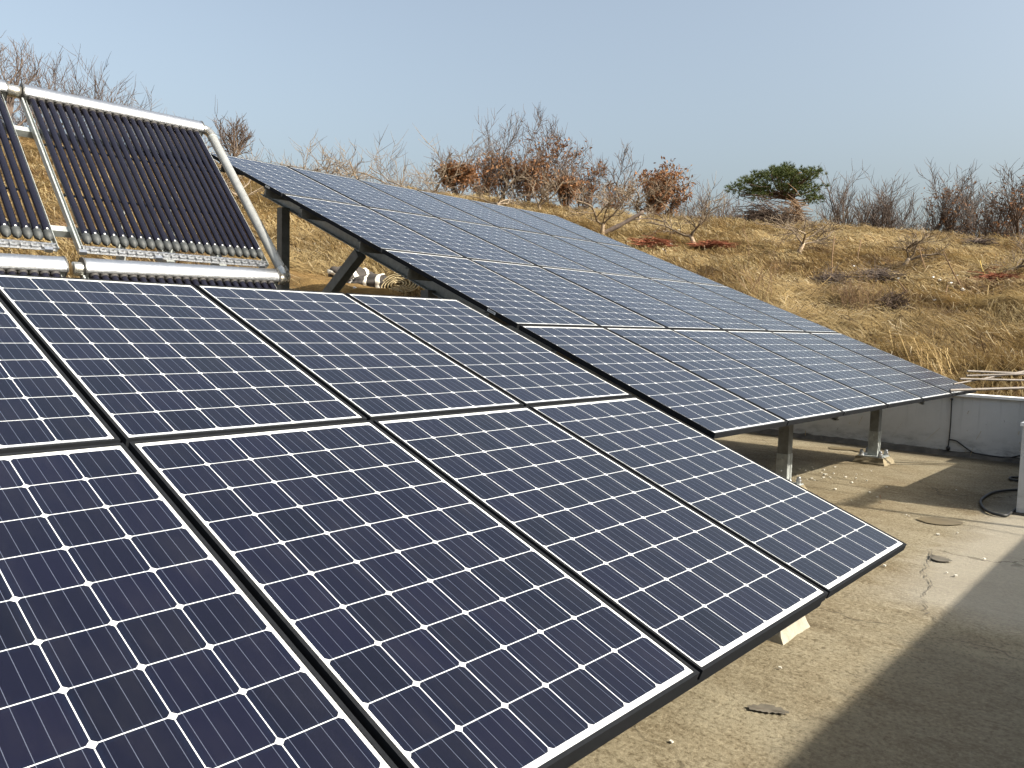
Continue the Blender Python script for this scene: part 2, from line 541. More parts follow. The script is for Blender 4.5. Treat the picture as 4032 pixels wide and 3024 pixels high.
# ------------------------------------------------------------------ roof deck, walls
mb = MB()
xs = np.linspace(-9, 7.07, 60); ys = np.linspace(-3.2, 8.6, 44)
for y in ys:
    for x in xs: mb.v.append((x, y, FLOOR + .006*noise.noise((x*.8, y*.8, 0))))
nx = len(xs)
for j in range(len(ys)-1):
    for i in range(nx-1):
        mb.f.append((j*nx+i, j*nx+i+1, (j+1)*nx+i+1, (j+1)*nx+i)); mb.mi.append(0)
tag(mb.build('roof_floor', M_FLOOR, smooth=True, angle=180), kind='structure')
mb = MB(); mb.box(-9, 7.07, -3.2, 8.6, -6.6, FLOOR-.03)
tag(mb.build('house_block', M_PLASTER), 'plastered house below the flat roof', 'house', kind='structure')

wall = empty('parapet_wall', loc=(7.07, 3, FLOOR))
tag(wall, 'weathered white parapet wall with black streaks, standing behind the far array', 'wall')
def subdiv_panel(mb, p0, ex, ey, nx, ny, nrm, amp, seed):
    p0, ex, ey, nrm = Vector(p0), Vector(ex), Vector(ey), Vector(nrm)
    b = len(mb.v)
    for j in range(ny+1):
        for i in range(nx+1):
            p = p0 + ex*(i/nx) + ey*(j/ny)
            k = 0 if j in (0, ny) or i in (0, nx) else amp*noise.noise((p.x*2.1+seed, p.y*2.1, p.z*2.1))
            mb.v.append(tuple(p + nrm*k))
    for j in range(ny):
        for i in range(nx):
            a = b + j*(nx+1) + i
            mb.f.append((a, a+1, a+nx+2, a+nx+1)); mb.mi.append(0)
mb = MB()
subdiv_panel(mb, (7.07, 8.6, FLOOR-.02), (0, -11.8, 0), (0, 0, .785), 120, 12, (-1, 0, 0), .008, 3)
mb.box(7.078, 7.22, -3.2, 8.6, FLOOR-1.5, .262)
mb.build('wall_face', M_PLASTER, wall, smooth=True, world=True)
mb = MB(); mb.box(7.035, 7.25, -3.2, 8.6, .265, .297)
mb.build('coping', M_CAPWHITE, wall, world=True)
mb = MB()
pr = random.Random(5)
y = 8.6
prev = .05
pts = []
while y > -3.2:
    pts.append((y, .035 + .022*pr.random(), .035 + .02*pr.random())); y -= .11
for (ya, da, ha), (yb, db, hb) in zip(pts, pts[1:]):
    A = [(7.075, ya, FLOOR-.01), (7.07-da-.03, ya, FLOOR-.004), (7.07-da*.6, ya, FLOOR+ha), (7.075, ya, FLOOR+ha+.02)]
    Bq = [(7.075, yb, FLOOR-.01), (7.07-db-.03, yb, FLOOR-.004), (7.07-db*.6, yb, FLOOR+hb), (7.075, yb, FLOOR+hb+.02)]
    for k in range(3): mb.poly([A[k], A[k+1], Bq[k+1], Bq[k]])
mb.build('skirting', M_SKIRT, wall, world=True)

low = empty('low_wall', loc=(5.4, .08, FLOOR))
tag(low, 'low white partition wall ending at the edge of the roof beside the coiled cable', 'wall')
mb = MB(); mb.box(3.79, 7.06, -.02, .16, FLOOR-.02, .27)
mb.build('wall_body', M_PLASTER, low, world=True)
mb = MB(); mb.box(3.775, 7.03, -.035, .175, .272, .30)
mb.build('coping', M_CAPWHITE, low, world=True)
mb = MB()
for i in range(26):
    a = pr.random()*3.0
    mb.obox((3.79 - .012*pr.random() + (a if i > 12 else 0), .165 if i > 12 else pr.uniform(-.02, .17), FLOOR + .008), (.02*pr.random()+.01, 0, 0), (0, .018, 0), (0, 0, .012))
mb.build('mortar_crumbs', M_SKIRT, low, world=True)

# the house's upper storey behind the camera, whose shade falls over the near floor
up = empty('stair_house', loc=(2, -5, FLOOR))
tag(up, 'white upper storey of the house standing behind the viewpoint', 'building')
mb = MB(); mb.box(-9, 9.0, -6.5, -3.2, FLOOR-.02, 1.86)
mb.build('storey_wall', M_PLASTER, up, world=True)
mb = MB(); mb.box(-9.1, 9.1, -6.6, -3.16, 1.863, 1.90)
mb.build('roof_slab', M_CAPWHITE, up, world=True)

mast = empty('aerial_mast', loc=(4.62, -5.2, 1.9))
tag(mast, 'thin mast with a crossarm and wires on the upper storey roof', 'mast')
M_MAST = mat_plain('mast_steel', (.3, .3, .3), .5, .5)
mb = MB(); mb.tube([(4.62, -5.2, 1.9), (4.62, -5.2, 4.6)], .03, 8); mb.build('pole', M_MAST, mast, world=True)
mb = MB(); mb.box(4.62, 5.95, -5.26, -5.14, 4.44, 4.52); mb.build('crossarm', M_MAST, mast, world=True)
for x0, x1 in ((4.7, 4.5), (5.2, 5.4), (5.6, 5.3), (5.9, 6.3)):
    mb = MB(); mb.tube([(x0, -4.0, 4.47), (x0, -5.2, 4.54), (x1, -8.5, 4.45), (x1, -14.0, 5.0)], .010, 5); mb.build('wire', M_MAST, mast, world=True)

# ------------------------------------------------------------------ solar panels
def ring(mb, x0, x1, y0, y1, w, z0, z1):
    o = [(x0,y0),(x1,y0),(x1,y1),(x0,y1)]; i = [(x0+w,y0+w),(x1-w,y0+w),(x1-w,y1-w),(x0+w,y1-w)]
    for k in range(4):
        a, b, c, d = o[k], o[(k+1)%4], i[(k+1)%4], i[k]
        mb.poly([(*a,z1),(*b,z1),(*c,z1),(*d,z1)])
        mb.poly([(*a,z0),(*d,z0),(*c,z0),(*b,z0)])
        mb.poly([(*a,z0),(*b,z0),(*b,z1),(*a,z1)])
        mb.poly([(*d,z0),(*d,z1),(*c,z1),(*c,z0)])
proto = empty('solar_panel')
mb = MB(); ring(mb, 0, PW, 0, PL, .0122, -PH, 0)
mb.box(.012, PW-.012, .05, .062, -PH+.001, -.01)
mb.build('frame', M_FRAME, proto)
mb = MB(); mb.box(.0123, PW-.0123, .0123, PL-.0123, -.0095, -.0034)
mb.build('cell_sheet', M_CELL, proto)
learn(proto)
NEARROW = ['lower', 'upper']
NEARCOL = ['at its right end', 'second from its right end', 'third from its right end', 'fourth from its right end', 'fifth from its right end, outside the frame']
FARROW = ['lowest row', 'second row from the bottom', 'third row from the bottom', 'top row']
FARCOL = ['at its left end', 'second from its left end', 'third from its left end', 'third from its right end', 'second from its right end', 'at its right end']
first = True
jr = random.Random(11)
panels = {}
def place_panel(fr, u, v, label, group):
    global first
    o = proto if first else copy_tree(proto)
    first = False
    o.matrix_basis = fr @ Matrix.Translation((u, v, jr.uniform(-.0015, .0015)))
    tag(o, label, 'solar panel', group)
    return o
for j in (0, 1):
    for i in range(4):
        place_panel(FRONT, -1.02 - 1.03*i, LP*j, 'near array solar panel in its %s row, %s' % (NEARROW[j], NEARCOL[i]), 'panels of the near array')
for j in range(4):
    for i in range(6):
        panels[j, i] = place_panel(REAR, .01 + 1.03*i, LP*j, 'far array panel in the %s, %s' % (FARROW[j], FARCOL[i]), 'panels of the far array')
for j in (1, 3):
    mb = MB()
    mb.box(-.0012, 0, .24, .33, -.026, -.008, 0)
    for k, (a, b) in enumerate(((-.012, -.015), (-.018, -.0215))): mb.box(-.0016, -.0012, .25, .32, b, a, 1)
    o = mb.build('sticker', [M_STICK, M_DARK], panels[j, 0])
    tag(o, 'white sticker with dark print')

# ------------------------------------------------------------------ rack of the far array
def chan(mb, u0, u1, v, w0, w1, fl, t=.004):
    """C section along u: web at v facing downhill, flanges pointing uphill"""
    mb.box(u0, u1, v, v+t, w0, w1)
    mb.box(u0, u1, v+t, v+fl, w1-t, w1)
    mb.box(u0, u1, v+t, v+fl, w0, w0+t)
    mb.box(u0, u1, v+fl-t, v+fl, w0+t, w0+.018); mb.box(u0, u1, v+fl-t, v+fl, w1-.018, w1-t)
def in_frame(mb, fr):
    mb.v = [tuple(fr @ Vector(p)) for p in mb.v]
    return mb
def post_with_foot(rack, x, y, ztop, s=.1, sleeve=True, foot=True):
    mb = MB(); mb.box(x-s/2, x+s/2, y-s/2, y+s/2, FLOOR+.092, ztop)
    po = mb.build('post', M_GALVD, rack, world=True)
    if sleeve:
        mb = MB(); q = s/2
        zb, zt = FLOOR+.0935, FLOOR+.38
        mb.box(x-q-.006, x-q-.0005, y-q-.004, y+q+.004, zb, zt)          # plates on two sides of the tube
        mb.box(x+q+.0005, x+q+.006, y-q-.004, y+q+.004, zb, zt)
        mb.box(x-q-.0005, x+q*.1, y-q-.0055, y-q-.0005, zb, zt); mb.box(x+q*.35, x+q+.0005, y-q-.0055, y-q-.0005, zb, zt)
        for zz in (FLOOR+.33, FLOOR+.22):
            for sx in (-1, 1): mb.lathe([(0,.013),(.009,.013),(.0095,.008),(.018,.008)], (x+sx*(q+.006), y, zz), (sx,0,0), 8)
        mb.build('sleeve', M_GALV, po, world=True)
        mb = MB(); mb.box(x-.14, x+.14, y-.14, y+.14, FLOOR+.0825, FLOOR+.0932)
        pl = mb.build('base_plate', M_GALV, po, world=True)
        for sx in (-1, 1):
            for sy in (-1, 1):
                mb = MB(); mb.lathe([(0,.026),(.03,.026),(.034,.022),(.055,.020),(.066,.010)], (x+sx*.105, y+sy*.105, FLOOR+.0933), (0,0,1), 8)
                b_ = mb.build('bolt', M_ALU, po, world=True)
    return po
def footing(x, y, label, mat, wb=.37, wt=.30, h=.082, seed=0, group=None):
    r = random.Random(seed)
    mb = MB(); n = 6
    rings = []
    for k in range(5):
        t = k/4; w = (wb*(1-t)+wt*t)/2
        pts = []
        for side in range(4):
            for i in range(n):
                a = -1 + 2*i/n
                q = [(a, -1), (1, a), (-a, 1), (-1, -a)][side]
                pts.append((x + q[0]*w + r.uniform(-.006,.006), y + q[1]*w + r.uniform(-.006,.006), FLOOR - .006 + (h+.006)*t + (r.uniform(-.003,.003) if 0 < k < 4 else 0)))
        rings.append(pts)
    b = 0
    for p in rings: mb.v.extend(p)
    N = 4*n
    for k in range(4):
        for i in range(N):
            mb.f.append((k*N+i, k*N+(i+1)%N, (k+1)*N+(i+1)%N, (k+1)*N+i)); mb.mi.append(0)
    mb.f.append(tuple(4*N+i for i in range(N))); mb.mi.append(0)
    o = mb.build('concrete_footing', mat)
    tag(o, label, 'concrete footing', group)
    return o

rack = empty('panel_rack', loc=(3.2, 4, FLOOR))
tag(rack, 'tall steel rack with posts and purlins carrying the far array', 'panel rack', 'racks under the panels')
for j in range(4):
    for dv in (.31, 1.33):
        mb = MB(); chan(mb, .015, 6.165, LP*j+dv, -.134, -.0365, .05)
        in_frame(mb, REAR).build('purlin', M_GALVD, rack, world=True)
for i in range(5):
    mb = MB(); mb.box(1.03*(i+1)-.03, 1.03*(i+1)+.03, .01, 4*LP-.04, -.0362, -.0352); in_frame(mb, REAR).build('seam_strip', M_RUBBER, rack, world=True)  # added strip closing each seam so no light shows through
RX = (.535, 2.945, 5.515)
for u in RX:
    mb = MB()
    mb.box(u-.004, u+.004, .30, 6.48, -.29, -.143)
    mb.box(u-.05, u+.05, .30, 6.48, -.143, -.1355); mb.box(u-.05, u+.05, .30, 6.48, -.2975, -.29)
    in_frame(mb, REAR).build('rafter', M_GALV, rack, world=True)
def rear_z(y, w): # height of the plane w below the panels
    v = ((y - RO.y) + w*math.sin(TR)) / math.cos(TR)
    return RO.z + v*math.sin(TR) + w*math.cos(TR)
for k, x in enumerate((.64, 3.05, 5.62)):
    for y in (1.93, 4.30, 6.72):
        yy = y
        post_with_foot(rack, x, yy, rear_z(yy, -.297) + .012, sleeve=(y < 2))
    mb = MB(); mb.bar((x, 5.32, rear_z(5.32, -.30)), (x, 6.62, rear_z(5.32, -.30)-.98), .1, .1, up=(1,0,0))
    o = mb.build('brace', M_GALVD, rack, world=True)
footing(5.62, 1.93, 'tan concrete footing under the right front post of the far array', M_BLOCK, seed=2, group='concrete footings')
footing(3.05, 1.93, 'concrete footing hidden behind the near array, under the middle front post', M_BLOCK, seed=3, group='concrete footings')

rack2 = empty('panel_rack', loc=(-2.5, 1.6, FLOOR))
tag(rack2, 'low steel rack hidden beneath the near array', 'panel rack', 'racks under the panels')
for j in range(2):
    for dv in (.31, 1.33):
        mb = MB(); chan(mb, -4.1, -.03, LP*j+dv, -.134, -.0365, .05)
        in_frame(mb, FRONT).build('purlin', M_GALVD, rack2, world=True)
mb = MB(); mb.box(-4.1, -1.06, .0025, .012, -.06, -.0362)
in_frame(mb, FRONT).build('lower_trim', M_FRAME, rack2, world=True)
for i in range(3):
    mb = MB(); mb.box(-1.03*(i+1)-.03, -1.03*(i+1)+.03, .013, 2*LP-.04, -.0362, -.0352); in_frame(mb, FRONT).build('seam_strip', M_RUBBER, rack2, world=True)  # same added strips here, keeping light out of the seams
for u in (-.30, -2.05, -3.8):
    mb = MB(); mb.box(u-.05, u+.05, .25, 3.3, -.235, -.136)
    in_frame(mb, FRONT).build('rafter', M_GALVD, rack2, world=True)
    for y in (.60, 2.8):
        post_with_foot(rack2, u, y, y*math.tan(TF)-.24, sleeve=False)
footing(-.30, .575, 'pale sloping concrete footing peeping out from under the near array', M_BLOCKL, wb=.34, wt=.22, h=.14, seed=4, group='concrete footings')

# ------------------------------------------------------------------ evacuated tube collectors
CFR = tilt_frame((-1.647, 6.012, 1.648), -.018, .783)
def make_collector():
    root = empty('tube_collector')
    prof = [(1.945,-.07),(1.945,.026),(1.928,.032),(1.934,.047),(1.945,.058),(1.975,.073),(2.01,.080),(2.05,.075),(2.082,.052),(2.098,.012),(2.10,-.07)]
    mb = MB(); mb.prism(prof, -.062, 1.652)
    h = mb.build('header', M_ALU, root, smooth=True, angle=30)
    mb = MB()
    for k in range(5):   # pressed lines along the front of the cover
        a, b = (1.9325+.005*k, .0445+.0052*k), (1.936+.005*k, .0485+.0045*k)
        mb.box(-.055, 1.645, a[0]-.0022, a[0]+.0006, a[1]-.0006, a[1]+.0018)
    mb.build('cover_ribs', M_ALU, h)
    for u0, u1 in ((-.074, -.0622), (1.6522, 1.664)):
        mb = MB(); c = (2.02, 0)
        mb.prism([(c[0]+(v-c[0])*1.06, c[1]+(w-c[1])*1.07) for v, w in prof], u0, u1)
        mb.build('end_plate', M_DARK, h)
    mb = MB(); mb.box(-.060, 1.650, 1.9395, 1.9445, -.068, .0255)
    mb.build('header_face', M_GALVD, h)
    for i in range(22):
        u = .075*i
        mb = MB(); mb.tube([(u, v, 0) for v in (0, .5, 1.0, 1.5, 1.955)], .0295, 18, cap=False)
        t = mb.build('tube', M_TUBE, root, smooth=True, angle=180)
        mb = MB(); mb.lathe([(-.045,.0350),(-.012,.0355),(-.010,.0366),(-.004,.0366),(0,.0355),(.020,.0335),(.036,.024),(.046,.010),(.055,.003)], (u, -.012, 0), (0,-1,0), 18)
        mb.build('end_cap', M_CAP, t, smooth=True, angle=50)
        mb = MB(); mb.obox((u-.004, .040, .030), (.006,0,0), (0,.008,0), (0,0,.004))
        mb.build('clip', M_STICK, t)
        mb = MB(); mb.lathe([(0,.030),(.012,.034),(.022,.0372),(.030,.0372),(.034,.031)], (u, 1.912, .001), (0,1,0), 18)
        mb.build('collar', M_RUBBER, t, smooth=True, angle=60)
    mb = MB()     # side rail: a shallow channel
    mb.box(-.088, -.084, -.135, 1.93, -.055, .004); mb.box(-.084, -.046, -.135, 1.93, -.055, -.050)
    mb.box(-.0835, -.074, -.135, 1.93, .0005, .004); mb.box(-.046, -.0425, -.135, 1.93, -.055, -.02)
    mb.build('side_rail', M_GALV, root)
    mb = MB(); mb.box(1.617, 1.621, -.135, 1.93, -.055, -.004); mb.box(1.60, 1.617, -.135, 1.93, -.055, -.050)
    mb.build('side_rail', M_GALV, root)
    mb = MB()     # scalloped bottom rail
    mb.box(-.08, 1.62, -.095, -.088, -.05, -.006)
    mb.box(-.08, 1.62, -.135, -.095, -.05, -.046)
    for i in range(22):
        u = .075*i
        mb.obox((u+.037, -.112, -.035), (.024,0,0), (0,.012,0), (0,0,.010))
        mb.obox((u, -.094, -.022), (.026,0,0), (0,.007,0), (0,0,.016))
    for u in (-.06, .56, 1.55): mb.obox((u, -.145, -.028), (.030,0,0), (0,.017,0), (0,0,.016))
    mb.build('bottom_rail', M_ALU, root)
    for v in (.60, 1.30):
        mb = MB(); mb.box(-.044, 1.60, v-.007, v+.007, -.050, -.034)
        mb.build('cross_strap', M_GALVD, root)
    return root
c0 = make_collector(); learn(c0)
CG = 'evacuated tube collectors on the steel stand'
LOWROT = Matrix.Rotation(.024, 4, 'Z')
units = [(CFR, 'solar tube collector in the upper row beside the slanted grey pipe, all its tubes visible'),
         (CFR @ Matrix.Translation((-1.862, 0, 0)), 'solar tube collector in the upper row, cut off by the left edge of the photo'),
         (CFR @ Matrix.Translation((-.006, -2.385, 0)) @ LOWROT, 'lower row solar tube collector with only header and tube tops showing, ending at the elbow'),
         (CFR @ Matrix.Translation((-1.868, -2.43, 0)) @ LOWROT, 'lower row solar tube collector with its header cut off at the left edge')]
for i, (m_, lb) in enumerate(units):
    o = c0 if i == 0 else copy_tree(c0)
    o.matrix_basis = m_
    tag(o, lb, 'solar collector', CG)
# links between headers
for v, w, lb in ((2.018, .0, 'short shiny foil-clad pipe joining the two upper collector headers'), (-.385, .0, 'short shiny foil-clad pipe joining the two lower collector headers')):
    mb = MB(); mb.tube([(-.2, v, w), (-.195, v, w), (-.08, v, w), (-.075, v, w)], [.050, .056, .056, .050], 20)
    in_frame(mb, CFR)
    tag(mb.build('pipe_joint', M_FOIL, smooth=True, angle=60), lb, 'pipe', 'foil-clad pipe joints')
pipe = empty('insulated_pipe', mat=CFR @ Matrix.Translation((1.75, .8, 0)))
tag(pipe, 'long slanted grey insulated pipe dropping from the upper header to the lower one', 'pipe')
def cf(mb): return in_frame(mb, CFR)
mb = MB(); mb.tube([(1.750, 1.93, .0), (1.740, 1.0, .0), (1.735, .62, .0)], .046, 24); cf(mb).build('upper_length', M_PIPE, pipe, smooth=True, angle=60, world=True)
mb = MB(); mb.tube([(1.735, .622, .0), (1.725, -.30, .0)], .0475, 24); cf(mb).build('lower_length', M_PIPE, pipe, smooth=True, angle=60, world=True)
mb = MB(); mb.tube([(1.735, .60, 0), (1.735, .618, 0), (1.735, .636, 0)], [.0478, .0492, .0478], 24); cf(mb).build('joint_band', M_PIPE, pipe, smooth=True, angle=60, world=True)
def elbow(p0, p1, p2, r, n=7):
    pts = []
    p0, p1, p2 = map(Vector, (p0, p1, p2))
    for i in range(n+1):
        t = i/n; pts.append(p0*(1-t)**2 + p1*2*t*(1-t) + p2*t*t)
    return pts, [r]*len(pts)
mb = MB(); pts, rr = elbow((1.655, 2.02, 0), (1.757, 2.045, 0), (1.750, 1.90, 0), .051); mb.tube(pts, rr, 20); cf(mb).build('elbow', M_FOIL, pipe, smooth=True, angle=40, world=True)
mb = MB(); pts, rr = elbow((1.645, -.345, 0), (1.745, -.375, 0), (1.727, -.20, 0), .055); mb.tube(pts, rr, 20); cf(mb).build('elbow', M_FOIL, pipe, smooth=True, angle=40, world=True)
mb = MB(); mb.tube([(1.750, 1.86, 0), (1.750, 1.875, 0), (1.750, 1.89, 0)], [.0515, .0525, .0515], 20); cf(mb).build('clamp_band', M_GALV, pipe, smooth=True, angle=60, world=True)

stand = empty('collector_stand', loc=(-1.6, 6, FLOOR))
tag(stand, 'galvanised box-section stand carrying the tube collectors', 'stand')
for v in (1.52, .165, -.9):
    mb = MB(); mb.box(-3.7, 1.50, v-.032, v+.032, -.122, -.057); cf(mb).build('cross_beam', M_GALV, stand, world=True)
for u in (-3.0, -1.7, .72, 1.22):
    mb = MB(); mb.box(u-.035, u+.035, -2.5, 1.75, -.195, -.1235); cf(mb).build('sloping_beam', M_GALV, stand, world=True)
    for v in (1.5, .1, -2.3):
        p = CFR @ Vector((u, v, -.19))
        mb = MB(); mb.box(p.x-.035, p.x+.035, p.y-.035, p.y+.035, FLOOR, p.z); mb.build('leg', M_GALV, stand, world=True)

# ------------------------------------------------------------------ things lying about on the roof
M_CABLE = mat_plain('black_cable', (.02, .02, .02), .55)
def catmull(pts, n=6):
    P_ = [Vector(p) for p in pts]; out = []
    for i in range(len(P_)-1):
        a, b, c, d = P_[max(i-1,0)], P_[i], P_[i+1], P_[min(i+2, len(P_)-1)]
        for k in range(n):
            t = k/n
            out.append(.5*((2*b) + (c-a)*t + (2*a-5*b+4*c-d)*t*t + (3*b-a-3*c+d)*t**3))
    out.append(P_[-1]); return out
def cable(name, pts, r, label, cat='cable', mat=None, n=8):
    mb = MB(); p = catmull(pts); mb.tube(p, r, n)
    return tag(mb.build(name, mat or M_CABLE, smooth=True, angle=180), label, cat)
zf = FLOOR + .018
cable('floor_cable', [(5.25,.24,zf),(4.991,.352,zf),(4.804,.448,zf),(4.577,.501,zf),(4.256,.504,zf),(4.031,.482,zf),(3.848,.433,zf),(3.70,.38,zf),(3.602,.32,zf),(3.559,.265,zf),(3.575,.20,zf),(3.70,.19,zf),(3.95,.185,zf)], .0125,
      'thick black cable looping over the shaded floor beside the low white wall')
cable('floor_cable', [(6.2,.36,zf),(5.82,.482,zf),(5.75,.541,zf),(5.651,.539,zf),(5.58,.503,zf),(5.583,.445,zf),(5.8,.33,zf)], .0125,
      'small black cable loop in the shade farther back than the big loop')
xw = 7.052
drop = empty('wall_cable', loc=(xw, 1.47, .22))
tag(drop, 'thin black cable hanging straight down the white parapet wall', 'cable')
mb = MB(); mb.tube(catmull([(xw,1.47,.225),(xw,1.468,.10),(xw,1.465,-.10),(xw,1.469,-.30),(xw,1.474,-.40)]), .007, 6); mb.build('cord', M_CABLE, drop, smooth=True, angle=180, world=True)
mb = MB(); mb.lathe([(0,.012),(.02,.026),(.045,.022),(.06,.01)], (xw,1.472,-.385), (0,0,-1), 10); mb.build('end_knot', M_CABLE, drop, smooth=True, angle=180, world=True)
mb = MB(); mb.lathe([(0,.010),(.02,.018),(.03,.008)], (xw,1.47,.235), (0,0,-1), 8); mb.build('fixing_knot', M_CABLE, drop, smooth=True, angle=180, world=True)
cable('wall_cable', [(xw,1.469,-.298),(xw,1.411,-.301),(xw,1.365,-.319),(xw,1.326,-.347),(xw,1.204,-.424),(xw,1.132,-.44),(xw,1.0,-.448),(xw,.905,-.447),(xw,.819,-.451),(xw,.744,-.426),(xw,.60,-.37)], .0085,
      'black cable branching off and sagging along the foot of the parapet wall')
# a curled dead leaf
mb = MB()
lp = Vector((3.331, 1.137, FLOOR))
n = 8
for i in range(n):
    for sgn in (-1, 1):
        def q(t, s): 
            w = .030*math.sin(math.pi*min(1, t*.95+.03))
            return lp + Vector((.045*t + .010*math.sin(6*t), .02*t - .3*w*s, .012 + .075*t + .5*w*abs(s)*1.0 - .02*t*t)) + Vector((w*s*.8, w*s*.55, 0))
        t0, t1 = i/n, (i+1)/n
        mb.poly([q(t0,0), q(t0,sgn), q(t1,sgn), q(t1,0)])
mb.tube([lp + Vector((-.005,-.004,.004)), lp + Vector((0,0,.012))], .002, 5)
tag(mb.build('dead_leaf', mat_plain('leaf_brown', (.22,.085,.035), .7, 0, .3, 30)), 'curled brown dead leaf lying on the sunny concrete floor', 'leaf')
# wet patches and stains that dried with a rim
def mat_wet():
    m, nt, b = new_mat('wet_concrete'); B = NB(nt)
    n = B.noise(B.pos(), 5, 5, .6)
    nt.links.new(B.mix(n, (.110, .085, .048), (.165, .13, .075)), b.inputs['Base Color'])
    b.inputs['Roughness'].default_value = .42; b.inputs['Specular IOR Level'].default_value = .4
    return m
M_WET = mat_wet()
M_STAIN = mat_plain('grey_stain', (.11, .095, .072), .9, 0, .3, 14)
def blob(name, pts, mat, z, kind='structure', seed=1):
    ps = catmull([(x, y, z) for x, y in pts] + [(pts[0][0], pts[0][1], z)], 7)[:-1]
    r = random.Random(seed)
    ps = [p + Vector((r.uniform(-.008,.008), r.uniform(-.008,.008), 0)) for p in ps]
    mb = MB(); c = sum(ps, Vector())/len(ps)
    for a, b_ in zip(ps, ps[1:]+ps[:1]): mb.poly([c, a, b_])
    return tag(mb.build(name, mat), kind=kind)
zw = FLOOR + .0105
blob('puddle', [(2.862,.713),(3.017,.666),(3.086,.548),(3.054,.409),(2.96,.40),(2.872,.441),(2.80,.52),(2.791,.60)], M_WET, zw)
blob('puddle', [(6.40,2.747),(6.56,2.548),(6.528,2.31),(6.40,2.22),(6.298,2.313),(6.36,2.42),(6.28,2.55),(6.25,2.66)], M_WET, zw)
blob('floor_stain', [(1.80,.33),(1.80,.26),(1.756,.185),(1.70,.19),(1.665,.237),(1.70,.30)], M_STAIN, zw)
blob('floor_stain', [(-1.205,.235),(-1.14,.19),(-1.13,.10),(-1.165,.10),(-1.20,.15),(-1.225,.21)], M_STAIN, zw)
mb = MB(); kr = random.Random(9)
cp = catmull([(1.95,.36,zw),(1.70,.30,zw),(1.35,.24,zw),(1.05,.13,zw),(.83,.12,zw),(.60,.04,zw),(.43,-.06,zw)], 8)
cp = [p + Vector((kr.gauss(0,.010), kr.gauss(0,.010), 0)) for p in cp]
for a_, b_ in zip(cp, cp[1:]):
    w_ = Vector((0, kr.uniform(.0015, .004), 0)); mb.poly([a_-w_, b_-w_, b_+w_, a_+w_])
tag(mb.build('floor_crack', M_STAIN), kind='structure')
# flaked-paint crumbs near the posts
cr = random.Random(21)
mb = MB()
for i in range(70):
    x, y = (cr.gauss(4.3, .35), cr.gauss(1.95, .22)) if i < 26 else (cr.uniform(-3, 5), cr.uniform(.0, 1.7))
    s = cr.uniform(.004, .012); a = cr.uniform(0, 6.3)
    mb.obox((x, y, FLOOR+.008+s*.2), (s*math.cos(a), s*math.sin(a), 0), (-s*.7*math.sin(a), s*.7*math.cos(a), 0), (0, 0, s*.4))
tag(mb.build('debris', mat_plain('paint_flakes', (.55,.52,.45), .8, 0, .3, 40)), kind='stuff')

# steel pipes lying across the far walls at the right
PGRP = 'rusty steel pipes reaching in from the right'
pier = empty('pipe_rest', loc=(6.9, .07, .30))
mb = MB(); mb.box(6.70, 7.05, -.03, .17, .3015, .41); mb.build('timber_block', M_TWIG, pier, world=True)
tag(pier, 'timber block on the low wall carrying the steel pipes', 'block')
M_STEELP = mat_plain('dull_pipe_steel', (.17, .145, .125), .6, .2, .25, 12)
def spipe(a, b, da, db, label, ext=1.1, r=.0125):
    p, q = at(a[0], a[1], da), at(b[0], b[1], db)
    d = (q-p).normalized(); q = q + d*ext
    mb = MB(); n = 10
    mb.tube([p, q], r, n, cap=False); mb.tube([q, p + d*.001], r*.72, n, cap=False)
    mb.f.append(()); mb.f.pop()
    x = d.cross(Vector((0,0,1))).normalized(); y = x.cross(d)
    for i in range(n):
        a0, a1 = 2*math.pi*i/n, 2*math.pi*(i+1)/n
        e = lambda aa, rr: p + x*(rr*math.cos(aa)) + y*(rr*math.sin(aa))
        mb.poly([e(a0, r), e(a0, r*.72), e(a1, r*.72), e(a1, r)])
    tag(mb.build('steel_pipe', M_STEELP, smooth=True, angle=50), label, 'pipe', PGRP)
z_ = 1/3.1725
pp = lambda a, b: (3632+a*z_, 1450+b*z_)
spipe(pp(560,35), pp(1269,65), 8.8, 8.8, 'topmost of the steel pipes reaching in over the parapet')
spipe(pp(550,95), pp(1269,72), 8.75, 8.7, 'second steel pipe from the top, with its open end facing left')
spipe(pp(470,133), pp(1269,150), 8.7, 8.7, 'middle steel pipe crossing just above the thin slanted pipe')
spipe(pp(390,197), pp(940,98), 8.62, 8.85, 'slanted steel pipe sloping down across the corner of the far array', .6, .010)
spipe(pp(345,275), pp(1269,245), 8.55, 8.6, 'lowest steel pipe lying along the bottom corner of the far array', r=.015)
# planks and a pale block beyond the wall
M_PLANK = mat_plain('grey_plank', (.22, .18, .13), .85, 0, .3, 6)
g0 = at(4010, 1590, 12.6)
def plank(p0, p1, d, w, lb):
    a, b = at(*p0, d), at(*p1, d-.25)
    mb = MB(); mb.bar(a, b, w, .035, up=(-.4, -.3, .85))
    tag(mb.build('plank', M_PLANK), lb, 'plank', 'planks leaning behind the parapet')
plank((3945,1498), (4018,1572), 12.3, .15, 'broad weathered plank leaning in the grass behind the parapet wall')
plank((3938,1510), (4000,1575), 12.1, .07, 'narrow weathered plank leaning beside the broad one behind the parapet')
cb = at(4021, 1562, 10.9)
mb = MB(); mb.obox(cb, (.12,-.10,0), (.05,.06,0), (0,0,.075)); mb.obox(cb + Vector((0,0,.08)), (.125,-.105,0), (.055,.065,0), (0,0,.006))
mb.obox(cb + Vector((0,0,-.6)), (.05,-.04,0), (.04,.05,0), (0,0,.53))
tag(mb.build('post_box', mat_plain('pale_box', (.42,.43,.42), .6)), 'pale square box on a post just beyond the parapet wall', 'box')

